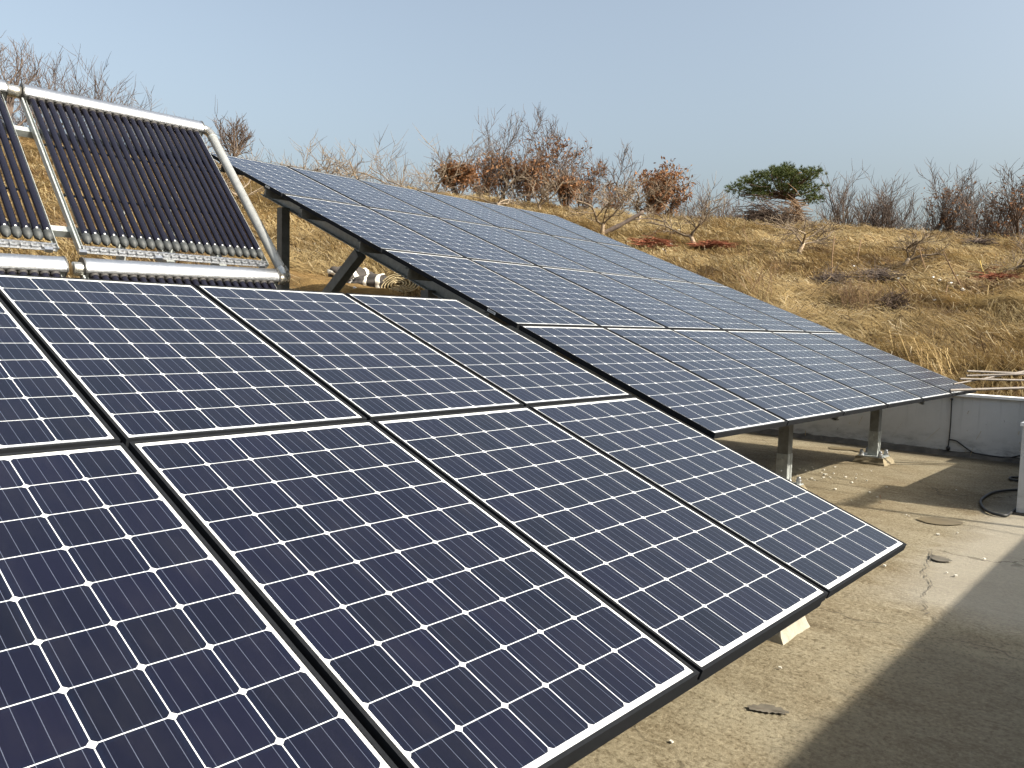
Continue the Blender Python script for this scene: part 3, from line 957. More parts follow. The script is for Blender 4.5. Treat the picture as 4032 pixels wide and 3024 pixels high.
# ------------------------------------------------------------------ cloth bundles on the bank
M_CLOTHD = mat_plain('dark_shade_cloth', (.040, .033, .028), .85, 0, .45, 8)
M_CLOTHW = mat_plain('white_cloth', (.62, .58, .50), .85, 0, .15, 10)
M_CREAM = mat_plain('cream_felt', (.66, .53, .31), .85, 0, .14, 10)
def bundle(c, ax, ay, az, seed, label):
    root = empty('cloth_bundle', loc=c); tag(root, label, 'bundle', 'dark cloth bundles on the bank')
    c, ax, ay, az = Vector(c), Vector(ax), Vector(ay), Vector(az)
    mb = MB(); nu, nv = 44, 26
    def pt(u, v, k=1.0):
        a, e = 2*math.pi*u, math.pi*(v-.5)
        p = ax*(math.sin(e)*1.0) + (ay*math.cos(a) + az*math.sin(a))*(abs(math.cos(e))**.55)
        s = noise.noise((p.x*3.0+seed, p.y*3.0, p.z*3.0))*.22 + abs(noise.noise((p.x*9+seed, p.y*9, p.z*9)))*.16
        s += .05*math.sin(a*9 + 3*noise.noise((v*4+seed, u*2, 0)))
        return c + p*(k*(.92+s))
    for j in range(nv+1):
        for i in range(nu): mb.v.append(tuple(pt(i/nu, j/nv)))
    for j in range(nv):
        for i in range(nu):
            mb.f.append((j*nu+i, j*nu+(i+1)%nu, (j+1)*nu+(i+1)%nu, (j+1)*nu+i)); mb.mi.append(0)
    mb.build('dark_cloth', M_CLOTHD, root, smooth=True, angle=50, world=True)
    r = random.Random(seed)
    for b0, wd in ((.16, .07), (.50, .05), (.72, .06)):
        mb = MB(); n = 40
        for i in range(n+1):
            u = i/n; v = b0 + .10*math.sin(2*math.pi*u + seed) + .03*noise.noise((u*5, seed, b0))
            w_ = wd*(1+.5*noise.noise((u*6+seed, b0, 0)))
            mb.v.append(tuple(pt(u, v, 1.05))); mb.v.append(tuple(pt(u, v+w_*.5, 1.10))); mb.v.append(tuple(pt(u, v+w_, 1.045)))
        for i in range(n):
            a = 3*i
            mb.f += [(a, a+3, a+4, a+1), (a+1, a+4, a+5, a+2)]; mb.mi += [0, 0]
        mb.build('white_edge', M_CLOTHW, root, smooth=True, angle=180, world=True)
def rc(px, py, d, k): return at(px, py, d) + Vector((0,0,k))
XR = Vector((0.6726, -0.7395, 0.0)); XF = Vector((.739, .669, 0))
bundle(at(1395, 1106, 13.6), XR*.36 + XF*.20, XF*.26 - XR*.06, Vector((0,0,.25)), 3.1, 'dark shade-cloth bundle with a broad white hem, leaning by the brace')
bundle(at(1455, 1122, 13.3), XR*.33 - XF*.05, XF*.24, Vector((0,0,.185)), 8.4, 'crumpled dark cloth bundle with torn white edges beside the cream roll')
# cream roll: a ribbon wound up and squashed
cr_c = at(1556, 1120, 13.4)
root = empty('felt_roll', loc=cr_c); tag(root, 'cream folded felt roll showing its wound layers beside the dark bundles', 'roll')
mb = MB(); N = 260
axis = (XF*.85 - XR*.25)
pts = []
for i in range(N+1):
    t = i/N; a = t*2*math.pi*6.2 + .6
    rr = .03 + .225*t
    k = 1 + .16*math.sin(2*a+1.0) + .10*math.sin(3*a+2.2) + .05*noise.noise((a*.9, t*5, 0))
    x, y = rr*k*math.cos(a)*1.18, rr*k*math.sin(a)*.80
    x += .35*y*math.sin(3*t)
    pts.append((x, y))
th = .014
outl = []
for i in range(N+1):
    a, b_ = pts[max(i-1,0)], pts[min(i+1,N)]
    tx, ty = b_[0]-a[0], b_[1]-a[1]; l = math.hypot(tx, ty) or 1
    outl.append((( -ty/l)*th*.5, (tx/l)*th*.5))
for i in range(N+1):
    (x, y), (nx_, ny_) = pts[i], outl[i]
    jit = axis*(.03*noise.noise((i*.15, 2.2, 0)))
    for s1 in (-1, 1):
        for k2 in (-.5, .5):
            mb.v.append(tuple(cr_c + XR*(x+nx_*s1) + Vector((0,0,1))*(y+ny_*s1) + axis*k2*.8 + (jit if k2 < 0 else Vector())))
for i in range(N):
    a, b_ = 4*i, 4*(i+1)
    for q in ((0,1),(1,3),(3,2),(2,0)): mb.f.append((a+q[0], a+q[1], b_+q[1], b_+q[0])); mb.mi.append(0)
mb.build('felt_layers', M_CREAM, root, smooth=True, angle=60, world=True)
mb = MB(); mb.tube(catmull([at(1390,1078,15.0), at(1480,1074,15.1), at(1560,1071,15.2), at(1660,1068,15.3)]), .008, 6)
tag(mb.build('cord', M_CLOTHW, smooth=True, angle=180), 'thin white cord stretched above the dark cloth bundles', 'cord')

# ------------------------------------------------------------------ dry grass: matted straw over the whole bank
rng = np.random.default_rng(7)
def fbm(x, y, s, seed):
    return noise.noise((x*s, y*s, seed)) + .5*noise.noise((x*s*2.1, y*s*2.1, seed+5))
GA = np.arange(6, 92.01, .25); GR = np.arange(8.5, 39.01, .12)
def grid(fn):
    return np.array([[fn(CC[0] + r*math.sin(R_(a)), CC[1] + r*math.cos(R_(a))) for a in GA] for r in GR])
GZ = grid(terrain)
GP = [grid(lambda x, y, s_=s_, k=k: fbm(x, y, s_, k)) for s_, k in ((.30, 2.2), (.25, 11.0), (.38, 31.0), (1.3, 51.0))]
def sample(g, x, y):
    dx, dy = x - CC[0], y - CC[1]
    r = np.clip((np.hypot(dx, dy) - GR[0])/.12, 0, len(GR)-1.001); a = np.clip((np.degrees(np.arctan2(dx, dy)) - GA[0])/.25, 0, len(GA)-1.001)
    i, j = r.astype(int), a.astype(int); u, v = r-i, a-j
    return g[i,j]*(1-u)*(1-v) + g[i+1,j]*u*(1-v) + g[i,j+1]*(1-u)*v + g[i+1,j+1]*u*v
def make_straw(n, r0, r1, a0, a1, l0, l1, w0, w1, seed):
    g = np.random.default_rng(seed)
    az = np.radians(a0 + (a1-a0)*g.random(n)); rr = np.sqrt(r0*r0 + (r1*r1-r0*r0)*g.random(n)**1.2)
    X = CC[0] + rr*np.sin(az); Y = CC[1] + rr*np.cos(az)
    ok = ~((X < 7.4) & (Y < 8.9)) & ~((np.hypot(X-3.6, Y-10.1) < 1.3)); X, Y, az, rr = X[ok], Y[ok], az[ok], rr[ok]; n = len(X)
    q = g.random((n, 9))
    Z = sample(GZ, X, Y)
    pa, fl, kc, ks = (sample(p, X, Y) for p in GP)
    dirn = az + math.pi + 2.2*pa + 1.0*ks + (q[:,0]-.5)*2.2
    lift = .04 + .40*q[:,1]**2.2 + np.maximum(0, .30*fl)
    stand = q[:,8] > .985
    lift = np.where(stand, .35 + .45*q[:,1], lift)
    L = l0 + (l1-l0)*q[:,2]**1.4; w = (w0 + (w1-w0)*q[:,3])
    d = np.stack([np.sin(dirn), np.cos(dirn), np.zeros(n)], 1)
    sx = (sample(GZ, X + d[:,0]*.25, Y + d[:,1]*.25) - Z)/.25
    s_ = np.stack([d[:,1], -d[:,0], np.zeros(n)], 1)*(w*.5)[:,None]
    up = np.array((0, 0, 1.0))
    b0 = np.stack([X, Y, Z-.012], 1)
    bend = (q[:,7]-.5)[:,None]*.35
    p1 = b0 + (d*.5 + np.stack([d[:,1], -d[:,0], np.zeros(n)], 1)*bend)*L[:,None] + up*(L*lift*.9 + sx*L*.5 + .012)[:,None]
    p2 = b0 + d*L[:,None] + up*(L*lift*np.where(stand, 1.1, .5) + sx*L + .006)[:,None]
    tw = up*(w*.25)[:,None]
    V = np.stack([b0-s_, b0+s_, p1-s_*.9+tw, p1+s_*.9-tw, p2-s_*.35, p2+s_*.35], 1).reshape(-1, 3).astype(np.float32)
    k = kc*1.0 + (q[:,5]-.5)*.7 + .12
    gold, pale, brown = np.array((.305, .212, .088)), np.array((.43, .335, .175)), np.array((.155, .100, .055))
    c = gold + (pale-gold)*np.clip(k*1.1, 0, 1.2)[:,None] + (brown-gold)*np.clip(-k*1.6, 0, 1)[:,None]
    c = np.where((q[:,4] < .11)[:,None], np.array((.075, .045, .022)), c)
    c = np.where((q[:,4] > .94)[:,None], np.array((.52, .42, .26)), c)
    c = c*(.70 + .5*q[:,6])[:,None]
    C_ = np.ones((n, 6, 4), np.float32); C_[:, :, :3] = c[:, None, :]
    F = np.arange(n*6, dtype=np.int32).reshape(n, 6)
    quads = np.concatenate([F[:, [0,1,3,2]], F[:, [2,3,5,4]]])
    me = bpy.data.meshes.new('dry_grass')
    me.vertices.add(n*6); me.vertices.foreach_set('co', V.ravel())
    me.loops.add(quads.size); me.loops.foreach_set('vertex_index', quads.ravel())
    me.polygons.add(len(quads)); me.polygons.foreach_set('loop_start', np.arange(0, quads.size, 4, dtype=np.int32))
    me.update(calc_edges=True)
    at_ = me.color_attributes.new('tint', 'FLOAT_COLOR', 'POINT')
    at_.data.foreach_set('color', C_.ravel())
    me.materials.append(M_STRAW)
    o = bpy.data.objects.new('dry_grass', me); COL.objects.link(o)
    return o
tag(make_straw(170000, 9.6, 19, 10, 86, .18, .85, .006, .014, 1), kind='stuff')
tag(make_straw(260000, 19, 37.5, 10, 86, .18, .55, .009, .022, 2), kind='stuff')

# ------------------------------------------------------------------ trees
def grow(r, p, d, length, rad, depth, prm, out):
    """one crooked branch and what forks off it; out gets (points, radii)"""
    n = prm['seg'][min(depth, len(prm['seg'])-1)]
    pts = [p]; rads = [rad]; dd = d.normalized()
    crook = prm['crook'][min(depth, len(prm['crook'])-1)]
    up = prm['up'][min(depth, len(prm['up'])-1)]
    end = prm['taper'] if depth < prm['max'] else .35
    for i in range(n):
        dd = (dd + Vector((r.gauss(0,1), r.gauss(0,1), r.gauss(0,1)))*crook + Vector((0,0,up))).normalized()
        p = p + dd*(length/n)
        pts.append(p); rads.append(rad*(1-(1-end)*(i+1)/n))
    out.append((pts, rads, depth))
    if depth >= prm['max']: return
    k = prm['kids'][min(depth, len(prm['kids'])-1)]
    k = max(1, int(round(k*r.uniform(.8, 1.25))))
    for j in range(k):
        lo = prm['from'][min(depth, len(prm['from'])-1)]
        t = lo + (1-lo)*((j + r.random())/k)
        i = min(int(t*n), n-1); f = t*n - i
        q = pts[i].lerp(pts[i+1], f); rq = rads[i]*(1-f) + rads[i+1]*f
        ax = (pts[i+1]-pts[i]).normalized()
        sd = ax.orthogonal().normalized(); sd.rotate(Matrix.Rotation(r.uniform(0, 6.283), 3, ax))
        an = R_(r.uniform(*prm['ang'][min(depth, len(prm['ang'])-1)]))
        nd = ax*math.cos(an) + sd*math.sin(an)
        grow(r, q, nd, length*r.uniform(*prm['len'][min(depth, len(prm['len'])-1)]), max(rq*r.uniform(*prm.get('thin', (.5, .75))), prm['rmin']), depth+1, prm, out)
APPLE = dict(seg=[4,8,6,4], crook=[.12,.20,.16,.10], up=[.0,-.01,.07,.14], taper=.55, max=3, kids=[3.4,9,8], **{'from':[.70,.20,.25]}, ang=[(32,62),(38,80),(30,65)], len=[(2.0,2.9),(.30,.62),(.32,.75)], rmin=.0075, thin=(.42,.7))
BARE = dict(seg=[7,6,5,4], crook=[.06,.13,.14,.12], up=[.05,.12,.10,.08], taper=.35, max=3, kids=[14,8,5], **{'from':[.22,.2,.2]}, ang=[(28,55),(25,55),(25,50)], len=[(.35,.62),(.35,.6),(.35,.6)], rmin=.012)
FAN = dict(seg=[3,7,5,4], crook=[.08,.10,.12,.10], up=[.05,.10,.10,.08], taper=.5, max=3, kids=[9,9,5], **{'from':[.15,.25,.2]}, ang=[(12,42),(20,48),(25,50)], len=[(2.0,3.2),(.28,.5),(.35,.6)], rmin=.012)
def tree(name, label, base, h, prm, trunk_r, seed, bark, lean=(0,0,1), group=None, leaves=0, leafzone=(.1,.8), trunk_len=None, squash=None, cat='tree', sides=(7,5,3,3), twig=None):
    r = random.Random(seed)
    root = empty(name, loc=base); tag(root, label, cat, group)
    out = []
    grow(r, Vector((0,0,-.12)), Vector(lean), trunk_len or h, trunk_r, 0, prm, out)
    top = max(p.z for pts, _, _ in out for p in pts)
    k = h/top
    if squash: kx = squash*k
    else: kx = k
    S3 = lambda p: Vector((p.x*kx, p.y*kx, p.z*k))
    tr_, cr_ = MB(), MB()
    for pts, rads, dp in out:
        (tr_ if dp == 0 else cr_).tube([S3(p) for p in pts], rads, sides[min(dp, 3)], cap=dp == 0)
    tr_.build('trunk', bark, root, smooth=True, angle=180)
    c = cr_.build('crown', twig or bark, root, smooth=True, angle=180)
    if leaves:
        tips = [S3(p) for pts, rads, dp in out if dp >= 2 for p in pts[1:] if leafzone[0]*h < p.z*k < leafzone[1]*h]
        if tips:
            lm = MB(); cols = []
            for i in range(leaves):
                p = r.choice(tips) + Vector((r.gauss(0,.13), r.gauss(0,.13), r.gauss(0,.10)))
                u = Vector((r.gauss(0,1), r.gauss(0,1), r.gauss(0,1))).normalized(); v = u.orthogonal().normalized()
                v.rotate(Matrix.Rotation(r.uniform(0,6.3), 3, u))
                s = r.uniform(.05, .105); w = u.cross(v)
                lm.poly([p - v*s*1.1, p + w*s*.5 + u*s*.15, p + v*s*1.1, p - w*s*.5 + u*s*.15])
                q = r.random()
                cc = [(.25,.120,.052),(.19,.085,.038),(.30,.165,.080),(.13,.065,.032)][min(3, int(q*4))]
                k_ = r.uniform(.75, 1.2)
                cols.append((cc[0]*k_, cc[1]*k_, cc[2]*k_, 1))
            lo = lm.build('dead_leaves', M_LEAF, root)
            a = lo.data.color_attributes.new('tint', 'FLOAT_COLOR', 'POINT')
            a.data.foreach_set('color', np.repeat(np.array(cols, np.float32), 4, 0).ravel())
    return root
def ground_at(px, dist):
    """spot on the bank or behind its crest, on the bearing of a photo column, dist metres away"""
    d = ray(px, 1300); a = math.atan2(d.x, d.y)
    x, y = CC[0] + dist*math.sin(a), CC[1] + dist*math.cos(a)
    return Vector((x, y, terrain(x, y) - .05))
def height_to(b, py, px):
    """tree height that reaches photo row py"""
    d = ray(px, py); e = d.z/math.hypot(d.x, d.y)
    return CC[2] + e*math.hypot(b.x-CC[0], b.y-CC[1]) - b.z
G_APPLE, G_BARE, G_OAK = 'pruned apple trees on the bank', 'bare trees beyond the crest of the bank', 'oaks with withered leaves on the crest'
def apple(px, py, top, seed, label, lean=(0,0,1), tl=None, r0=.085, spread=1.0, d0=9.5, dist=None):
    b = ground_at(px, dist) if dist else hit(px, py, d0)
    h = height_to(b, top, px)
    return tree('apple_tree', label, b, h, APPLE, r0, seed, M_BARKA, lean, G_APPLE, trunk_len=tl or .75, squash=spread*1.25, twig=M_BARKT)
XRn, XFn = Vector((.673,-.739,0)), Vector((.739,.673,0))
apple(1010, 780, 480, 31, 'apple tree with a bent pale trunk, behind the upper left corner of the far array', (-.5,.3,.8), 1.0, dist=21.5, spread=1.05)
apple(1200, 800, 500, 32, 'sprawling apple tree just above the second column of the far array', (.3,-.3,.8), dist=22.5, spread=1.1)
apple(1330, 800, 560, 33, 'dark slender apple tree between two sprawling ones above the far array', (0,0,1), dist=24, spread=.8)
apple(1445, 830, 560, 34, 'apple tree with a pale sawn trunk leaning right above the far array', (.35,-.35,.9), dist=22.5, spread=1.15)
apple(1650, 850, 500, 35, 'apple tree with one tall upright limb, left of the orange oaks', (.1,-.1,1), dist=23.5, spread=1.1)
apple(1962, 820, 640, 36, 'pale forked apple tree on the crest in front of the orange oaks', (.05,0,1), dist=29, spread=1.0)
apple(2112, 812, 650, 37, 'low wide apple tree on the crest right of the pale forked one', (0,0,1), dist=30, spread=1.1)
apple(2370, 925, 660, 38, 'twin-stemmed apple tree beside a fallen limb at the edge of the far array', (0,0,1), .5, spread=.95)
apple(2490, 850, 650, 39, 'apple tree with rising switches in front of the round russet oak', (.1,-.1,1), dist=30.5, spread=1.15)
apple(2735, 968, 690, 40, 'goblet-shaped apple tree on the bank between the russet oak and the pine', (0,0,1), .7, spread=1.0)
apple(3147, 996, 780, 41, 'crooked apple tree below the pine with one limb reaching far right', (.05,-.05,1), .9, spread=1.35)
apple(3563, 1047, 880, 42, 'dark-trunked apple tree with a long level limb, right of the pine', (.1,-.1,1), .75, spread=1.25)
apple(3950, 1074, 870, 43, 'apple tree leaning hard to the right at the right edge', (.75,-.75,.8), 1.0, spread=1.1)
# a limb lying on the ground
fb = hit(2372, 925)
mb = MB(); mb.tube(catmull([fb + Vector((0,0,.03)), fb + XRn*.6 + Vector((0,0,.35)), fb + XRn*1.25 + Vector((0,0,.75))]), [.075]*6 + [.06]*6 + [.05], 7)
mb.tube(catmull([fb + XRn*.05 + Vector((0,0,.1)), fb + XRn*.7 + Vector((0,0,.42)), fb + XRn*1.4 + XFn*.1 + Vector((0,0,.55)), fb + XRn*2.0 + Vector((0,0,.42))]), [.03]*8 + [.02]*10 + [.012], 5)
mb.tube(catmull([fb + XRn*1.25 + Vector((0,0,.74)), fb + XRn*1.7 + Vector((0,0,.66)), fb + XRn*2.1 + Vector((0,0,.28))]), .012, 4)
tag(mb.build('fallen_limb', M_BARKB, smooth=True, angle=180), 'dark sawn limb propped on the grass right of the twin-stemmed apple tree', 'branch')

def bare(px, top, dist, seed, label, prm=BARE, r0=.09, leaves=0, grp=G_BARE, bark=None, spread=None, zone=(.1,.8), name='bare_tree'):
    b = ground_at(px, dist); h = height_to(b, top, px)*1.14
    return tree(name, label, b, h, prm, r0, seed, bark or M_BARKB, (random.Random(seed).uniform(-.08,.08), 0, 1), grp, int(leaves*1.5), zone, squash=spread)
bare(40, 170, 40, 51, 'tall bare tree rising behind the gap between the two upper collectors', r0=.15)
bare(150, 300, 43, 52, 'bare tree filling the gap left of the upper right collector', r0=.10)
bare(250, 270, 44, 53, 'dark bare tree with a thin forked top above the upper header', r0=.09, bark=M_BARKD)
bare(390, 270, 46, 54, 'broad bare tree with twiggy crown above the middle of the upper header', FAN, r0=.12, bark=M_BARKD)
bare(480, 350, 47, 55, 'small bare tree above the right half of the upper header', r0=.07, bark=M_BARKD)
bare(610, 345, 26, 56, 'lone thin bare sapling poking up above the end of the upper header', APPLE, r0=.05)
bare(920, 470, 33, 57, 'bare twiggy tree just right of the slanted pipe', FAN, r0=.07, bark=M_BARKD)
bare(1570, 640, 46, 58, 'faint grey bare tree low behind the apple trees', FAN, r0=.06)
for px, top, dist, sd, lv, zn, pr_, lb in (
    (1790, 590, 36, 61, 1500, (.05,.62), FAN, 'bushy orange-leaved oak, leftmost of the withered oaks'),
    (1880, 560, 38, 62, 500, (.05,.7), BARE, 'thinly leaved oak behind the leftmost orange one'),
    (1975, 480, 39, 63, 480, (.1,.6), BARE, 'tall oak with bare top and scattered leaves behind the pale forked apple tree'),
    (2070, 540, 38, 64, 900, (.05,.6), FAN, 'wide orange-leaved oak behind the low wide apple tree'),
    (2150, 490, 40, 65, 700, (.05,.75), BARE, 'tallest dark-stemmed oak with a dense twiggy top'),
    (2215, 600, 37, 66, 900, (.02,.55), FAN, 'low russet oak at the foot of the tallest one'),
    (2300, 570, 40, 67, 420, (.1,.7), FAN, 'grey oak with few brown leaves behind the twin-stemmed apple tree'),
    (2420, 620, 41, 68, 300, (.05,.6), BARE, 'slender grey oak left of the round russet oak')):
    bare(px, top, dist, sd, lb, pr_, .09, lv, G_OAK, M_BARKD if sd == 65 else None, zone=zn, name='oak_tree')
bare(2545, 690, 37, 69, 'round russet oak full of withered leaves, standing apart on the crest', FAN, .08, 2600, G_OAK, spread=1.5, zone=(.03, 1.0), name='oak_tree')
for px, top, dist, sd, pr_, lb in (
    (2720, 750, 46, 71, FAN, 'small grey bare tree behind the goblet-shaped apple tree'),
    (2830, 790, 47, 72, FAN, 'low grey bare bush-like tree left of the brush heap'),
    (3330, 675, 44, 73, FAN, 'tall fan-shaped bare tree right of the pine'),
    (3400, 750, 46, 74, BARE, 'darker bare tree behind the fan-shaped one'),
    (3480, 700, 45, 75, FAN, 'bare tree with many straight rods, second tall one right of the pine'),
    (3560, 790, 48, 76, FAN, 'short bare tree in the dip between two taller ones'),
    (3645, 680, 45, 77, BARE, 'spire-shaped bare tree with a few clinging leaves'),
    (3735, 730, 46, 78, FAN, 'round-topped bare tree right of the spire-shaped one'),
    (3810, 700, 47, 79, BARE, 'bare tree with two long whips rising from its top'),
    (3880, 740, 44, 80, FAN, 'reddish bare tree near the right edge'),
    (3990, 680, 43, 81, BARE, 'dark sturdy bare tree at the far right edge'),
    (4060, 700, 45, 82, FAN, 'bare tree half outside the right edge')):
    bare(px, top, dist, sd, lb, pr_, .10 if sd in (81, 73) else .075, 160 if sd in (77, 80, 81) else 0, G_BARE, M_BARKD if sd in (74, 81, 78) else None)
# the thicket of saplings behind them reads as one mass
mb = MB(); r = random.Random(99)
for i in range(1200):
    px = r.choice([r.uniform(3230, 4200), r.uniform(3230, 4200), r.uniform(2640, 2900), r.uniform(1500, 2600), r.uniform(860, 1000)])
    b = ground_at(px, r.uniform(44, 56)); h = r.uniform(1.0, 3.4) + 1.0
    d = Vector((r.gauss(0,.14), r.gauss(0,.14), 1))
    pts = [b + Vector((0,0,-.3))]; 
    for k in range(4):
        d = (d + Vector((r.gauss(0,.12), r.gauss(0,.12), .05))).normalized(); pts.append(pts[-1] + d*h/4)
    mb.tube(pts, [.028, .022, .017, .013, .009], 3, cap=False)
    for k in range(7):
        j = r.randint(1, 3); q = pts[j].lerp(pts[j+1], r.random())
        e = Vector((r.gauss(0,.6), r.gauss(0,.6), r.uniform(.3, 1))).normalized(); l = r.uniform(.3, .9)
        mb.tube([q, q + e*l*.5, q + e*l + Vector((0,0,.12*l))], [.012, .010, .008], 3, cap=False)
tag(mb.build('thicket', M_BARKB), kind='stuff')

# ------------------------------------------------------------------ pine
def pine():
    r = random.Random(5)
    D = 41.0
    base = ground_at(3060, D); root = empty('pine_tree', loc=base)
    tag(root, 'dark green flat-crowned pine leaning to the left on the crest', 'pine tree')
    u = D/math.cos(R_(21))/FPX*.93     # metres per photo pixel at that distance
    def loc(px, py, dep=0):
        rr = at(px, py, 38.4 + dep)
        return rr - base
    tr_ = MB()
    t0 = loc(3150, 900); t1 = loc(3145, 830); t2 = loc(3125, 790); t3 = loc(3080, 755)
    tr_.tube(catmull([t0 + Vector((0,0,-.6)), t0, t1, t2, t3]), [.16]*6+[.15]*6+[.13]*6+[.11]*6+[.08], 8)
    tr_.build('trunk', M_BARKD, root, smooth=True, angle=180)
    cr_ = MB()
    hubs = []
    for (px, py, s) in ((2905,745,.62),(2945,715,.72),(2990,700,.85),(3035,685,.9),(3080,675,.95),(3130,685,.95),(3175,695,.85),(3205,680,.6),(2960,760,.7),(3010,755,.7),(3065,735,.9),(3120,735,.95),(3170,745,.85),(3200,770,.7),(3225,738,.55),(2930,775,.5),(3190,795,.45),(3060,690,1.0),(3110,665,.6),(2975,690,.5),(3000,735,.9),(3150,720,.9)):
        for dep in (-1.0, 0, 1.0):
            if dep and s < .6: continue
            hubs.append((loc(px + r.gauss(0,10), py + r.gauss(0,7), dep*(1+r.gauss(0,.3))), s))
    for c, s in hubs:
        if r.random() < .7:
            m_ = t3.lerp(c, .5) + Vector((0,0,-.25))
            cr_.tube([t2.lerp(t3, r.random()), m_, c], [.05, .035, .018], 5, cap=False)
    for k in range(14):   # dead lower boughs
        a = t1.lerp(t3, r.random()); e = loc(r.uniform(2930, 3190), r.uniform(780, 815), r.uniform(-1, 1))
        cr_.tube([a, a.lerp(e, .55) + Vector((0,0,.1)), e], [.03, .02, .010], 4, cap=False)
    cr_.build('boughs', M_BARKD, root, smooth=True, angle=180)
    V, F, Cc = [], [], []
    for c, s in hubs:
        for k in range(int(46*s)):
            d = Vector((r.gauss(0,1), r.gauss(0,1), r.gauss(0,.62)))
            d = d.normalized()*(r.random()**.45)
            p = c + Vector((d.x*.62*s, d.y*.62*s, d.z*.40*s))
            out = (d + Vector((0,0,.55))).normalized()
            tone = r.uniform(.75, 1.25); yel = r.random()
            col = (.040*tone + .030*yel, .062*tone + .018*yel, .014*tone, 1)
            for q in range(15):
                v = (out + Vector((r.gauss(0,.6), r.gauss(0,.6), r.gauss(0,.5)))).normalized(); L = r.uniform(.11, .20)
                sd = v.orthogonal().normalized(); sd.rotate(Matrix.Rotation(r.uniform(0,6.3), 3, v)); sd *= .011
                b = len(V)
                V.extend([tuple(p - sd), tuple(p + sd), tuple(p + v*L)]); F.append((b, b+1, b+2)); Cc.extend([col]*3)
    me = bpy.data.meshes.new('needles'); me.from_pydata(V, [], F); me.materials.append(M_NEEDLE)
    a = me.color_attributes.new('tint', 'FLOAT_COLOR', 'POINT'); a.data.foreach_set('color', np.array(Cc, np.float32).ravel())
    o = bpy.data.objects.new('needles', me); COL.objects.link(o); o.parent = root
pine()

# ------------------------------------------------------------------ brush heaps, weeds, stakes, litter
def heap(name, px, py, hpx, wpx, n, mat, label, seed, dist=None, cat='brush heap', rad=.010, upw=.5, d0=9.5, length=(.5, 1.3)):
    r = random.Random(seed)
    b = ground_at(px, dist) if dist else hit(px, py, d0)
    D = math.hypot(b.x-CC[0], b.y-CC[1]); k = D/FPX/1.05
    hw, hh = wpx*k/2, hpx*k
    mb = MB()
    for i in range(n):
        a = r.gauss(0, .42); a = max(-1, min(1, a))
        q = b + XRn*(a*hw) + XFn*(r.gauss(0, .3)*hw*.6)
        q.z = terrain(q.x, q.y) + abs(r.gauss(0, .45))*hh*(1-a*a)
        d = (XRn*r.gauss(0,1) + XFn*r.gauss(0,.7) + Vector((0,0,r.uniform(-.1, 1)*upw))).normalized()
        l = r.uniform(*length); c = Vector((r.gauss(0,.08), r.gauss(0,.08), r.gauss(0,.05)))
        mb.tube([q - d*l*.5, q + c, q + d*l*.5 + c*.5], [rad*r.uniform(.6,1.3), rad, rad*.5], 3, cap=False)
    return tag(mb.build(name, mat), label, cat)
heap('brush_heap', 2985, 868, 120, 270, 1500, M_BARKD, 'heap of cut brown brush under the left side of the pine', 3, dist=36.5, rad=.014, length=(.6, 1.7))
heap('brush_heap', 3100, 862, 150, 150, 800, M_TWIG, 'taller heap of reddish-brown brush under the pine trunk', 4, dist=37.5, rad=.012)
heap('brush_heap', 2800, 968, 14, 90, 160, M_TWIGR, 'flat patch of red cut twigs beside the goblet-shaped apple tree', 5, rad=.009, upw=.1)
heap('brush_heap', 3915, 1112, 22, 110, 220, M_TWIGR, 'flat patch of red cut twigs near the right edge', 6, rad=.009, upw=.12)
heap('brush_heap', 2560, 958, 14, 110, 110, M_TWIGR, 'low strip of reddish sticks just above the far array', 7, rad=.010, upw=.06)
heap('bramble', 3515, 1225, 50, 90, 300, M_BARKD, 'dark bramble clump in the middle of the right bank', 8, cat='shrub', rad=.006, upw=.9, length=(.3,.8))
heap('bramble', 3270, 1130, 50, 160, 320, M_BARKB, 'grey bramble thicket on the bank below the crooked apple tree', 9, cat='shrub', rad=.005, upw=.9, length=(.3,.8))
heap('bramble', 3460, 1095, 20, 130, 260, M_BARKB, 'pale tangle of prunings on the bench left of the dark-trunked apple tree', 10, cat='shrub', rad=.006, upw=.25)
heap('bramble', 3860, 965, 22, 50, 120, M_BARKB, 'small grey tangle on the crest near the right edge', 12, cat='shrub', rad=.008, upw=.3)
heap('straw_tuft', 255, 965, 60, 130, 330, M_TWIG, 'brown tuft of matted straw between the lower collectors and the upper ones', 13, cat='grass tuft', rad=.006, upw=.8, length=(.25,.6))
def weed(px, py, hpx, n, label, seed, mat=M_TWIG, spread=.28):
    r = random.Random(seed); b = hit(px, py)
    D = math.hypot(b.x-CC[0], b.y-CC[1]); h = hpx*D/FPX
    mb = MB()
    for i in range(n):
        q = b + XRn*r.gauss(0, .10*h*n**.4*.5) + XFn*r.gauss(0, .10); q.z = terrain(q.x, q.y) - .02
        d = Vector((r.gauss(0, spread), r.gauss(0, spread), 1)).normalized(); l = h*r.uniform(.5, 1.05)
        pts = [q, q + d*l*.4 + XRn*r.gauss(0,.02), q + d*l*.75 + XRn*r.gauss(0,.04), q + d*l]
        mb.tube(pts, [.0065, .005, .004, .002], 3, cap=False)
        for k in range(6):
            j = r.randint(0, 2); a = pts[j].lerp(pts[j+1], r.random())
            e = (d + Vector((r.gauss(0,.5), r.gauss(0,.5), r.uniform(-.1,.5)))).normalized(); m_ = l*r.uniform(.12, .34)
            mb.tube([a, a + e*m_*.5, a + e*m_], [.0035, .003, .0015], 3, cap=False)
    tag(mb.build('dry_weed', mat), label, 'weed', 'dry weeds on the bank')
weed(2945, 1160, 270, 3, 'tall thin reddish weed standing behind the top edge of the far array', 1)
weed(2990, 1165, 150, 8, 'clump of shorter weeds right of the tall thin one', 2)
weed(3380, 1250, 150, 34, 'wide reddish-brown weed clump in the middle of the bank', 3)
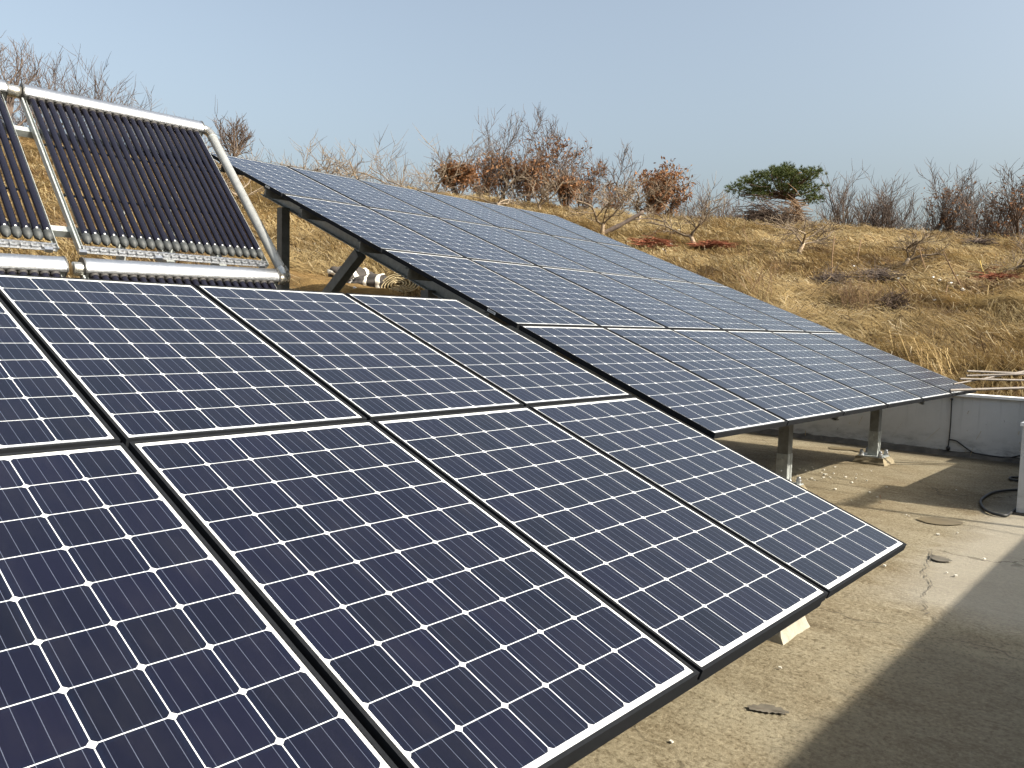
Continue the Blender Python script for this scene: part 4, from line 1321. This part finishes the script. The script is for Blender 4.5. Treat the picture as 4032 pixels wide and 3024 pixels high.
weed(3330, 1215, 90, 26, 'low brown weed clump left of the dark bramble', 4)
weed(3060, 1110, 110, 6, 'sparse weed below the pine on the bank', 5)
weed(3850, 1400, 60, 4, 'small dark weed low on the right bank', 6, M_TWIG)
weed(2640, 990, 90, 3, 'single thin weed on the bank above the far array', 7)
def stake(b, t, label, r=.016, mat=M_TWIG):
    p = hit(*b); D = (p - Vector(CC)).length
    dep = -(Matrix(CR).transposed() @ (p - Vector(CC))).z
    q = at(t[0], t[1], dep + .1)
    mb = MB(); mb.tube([p - Vector((0,0,.1)), p, (p+q)/2 + Vector((.01,.02,0)), q], [r, r, r*.9, r*.7], 6)
    tag(mb.build('bamboo_stake', mat, smooth=True, angle=180), label, 'stake', 'stakes stuck in the bank')
stake((3274,1080), (3286,924), 'tall upright stake right of the crooked apple tree')
stake((3376,1026), (3391,945), 'short stake between the two right-hand apple trees')
stake((3648,1068), (3617,966), 'stake leaning left behind the dark-trunked apple tree')
stake((3792,1141), (3714,990), 'long forked stake leaning left below the level limb')
stake((3723,1177), (3732,1123), 'short white-tipped stake in the middle of the right bank')
stake((3599,1180), (3532,1099), 'stake lying aslant with a white rag at its top')
M_YEL = mat_plain('yellow_cane', (.50, .34, .07), .6)
stake((3880,1087), (3858,1026), 'yellow cane beside the red twig patch', mat=M_YEL)
stake((3805,1220), (3822,1203), 'short bright yellow cane low on the right bank', .012, M_YEL)
M_RAG = mat_plain('white_plastic', (.78, .78, .77), .5, 0, .08, 20)
lr = random.Random(17)
def rag(px, py, s):
    b = hit(px, py); mb = MB(); n = 7
    b = b + Vector((0,0,.05))
    for j in range(n+1):
        for i in range(n):
            a, e = 2*math.pi*i/n, math.pi*(j/n-.5)
            p = Vector((math.cos(a)*math.cos(e), math.sin(a)*math.cos(e), math.sin(e)*.6))
            mb.v.append(tuple(b + p*s*(.75 + .6*noise.noise(tuple(p*1.9 + Vector((px*.13, py*.31, 0)))))))
    for j in range(n):
        for i in range(n): mb.f.append((j*n+i, j*n+(i+1)%n, (j+1)*n+(i+1)%n, (j+1)*n+i)); mb.mi.append(0)
    tag(mb.build('plastic_scrap', M_RAG), 'small crumpled white plastic scrap lying in the dry grass of the bank', 'litter', 'white plastic scraps on the bank')
for px, py, s in ((3360,1056,.075),(3672,1099,.07),(3700,1112,.085),(3768,1093,.06),(3740,1124,.10),(3790,1148,.10),(3656,1177,.07),(3677,1191,.07),(3743,1177,.05),(3630,1154,.05),(3535,1105,.10),(3511,1273,.06),
                  (2608,990,.09),(2620,995,.06),(2640,972,.12),(2470,960,.06),(1240,968,.06),(1430,1035,.05),(1175,1000,.05),(1345,1030,.04),(1395,1145,.05),(1130,1090,.04),(2010,838,.10),(2672,914,.14)):
    rag(px, py, s*.62)
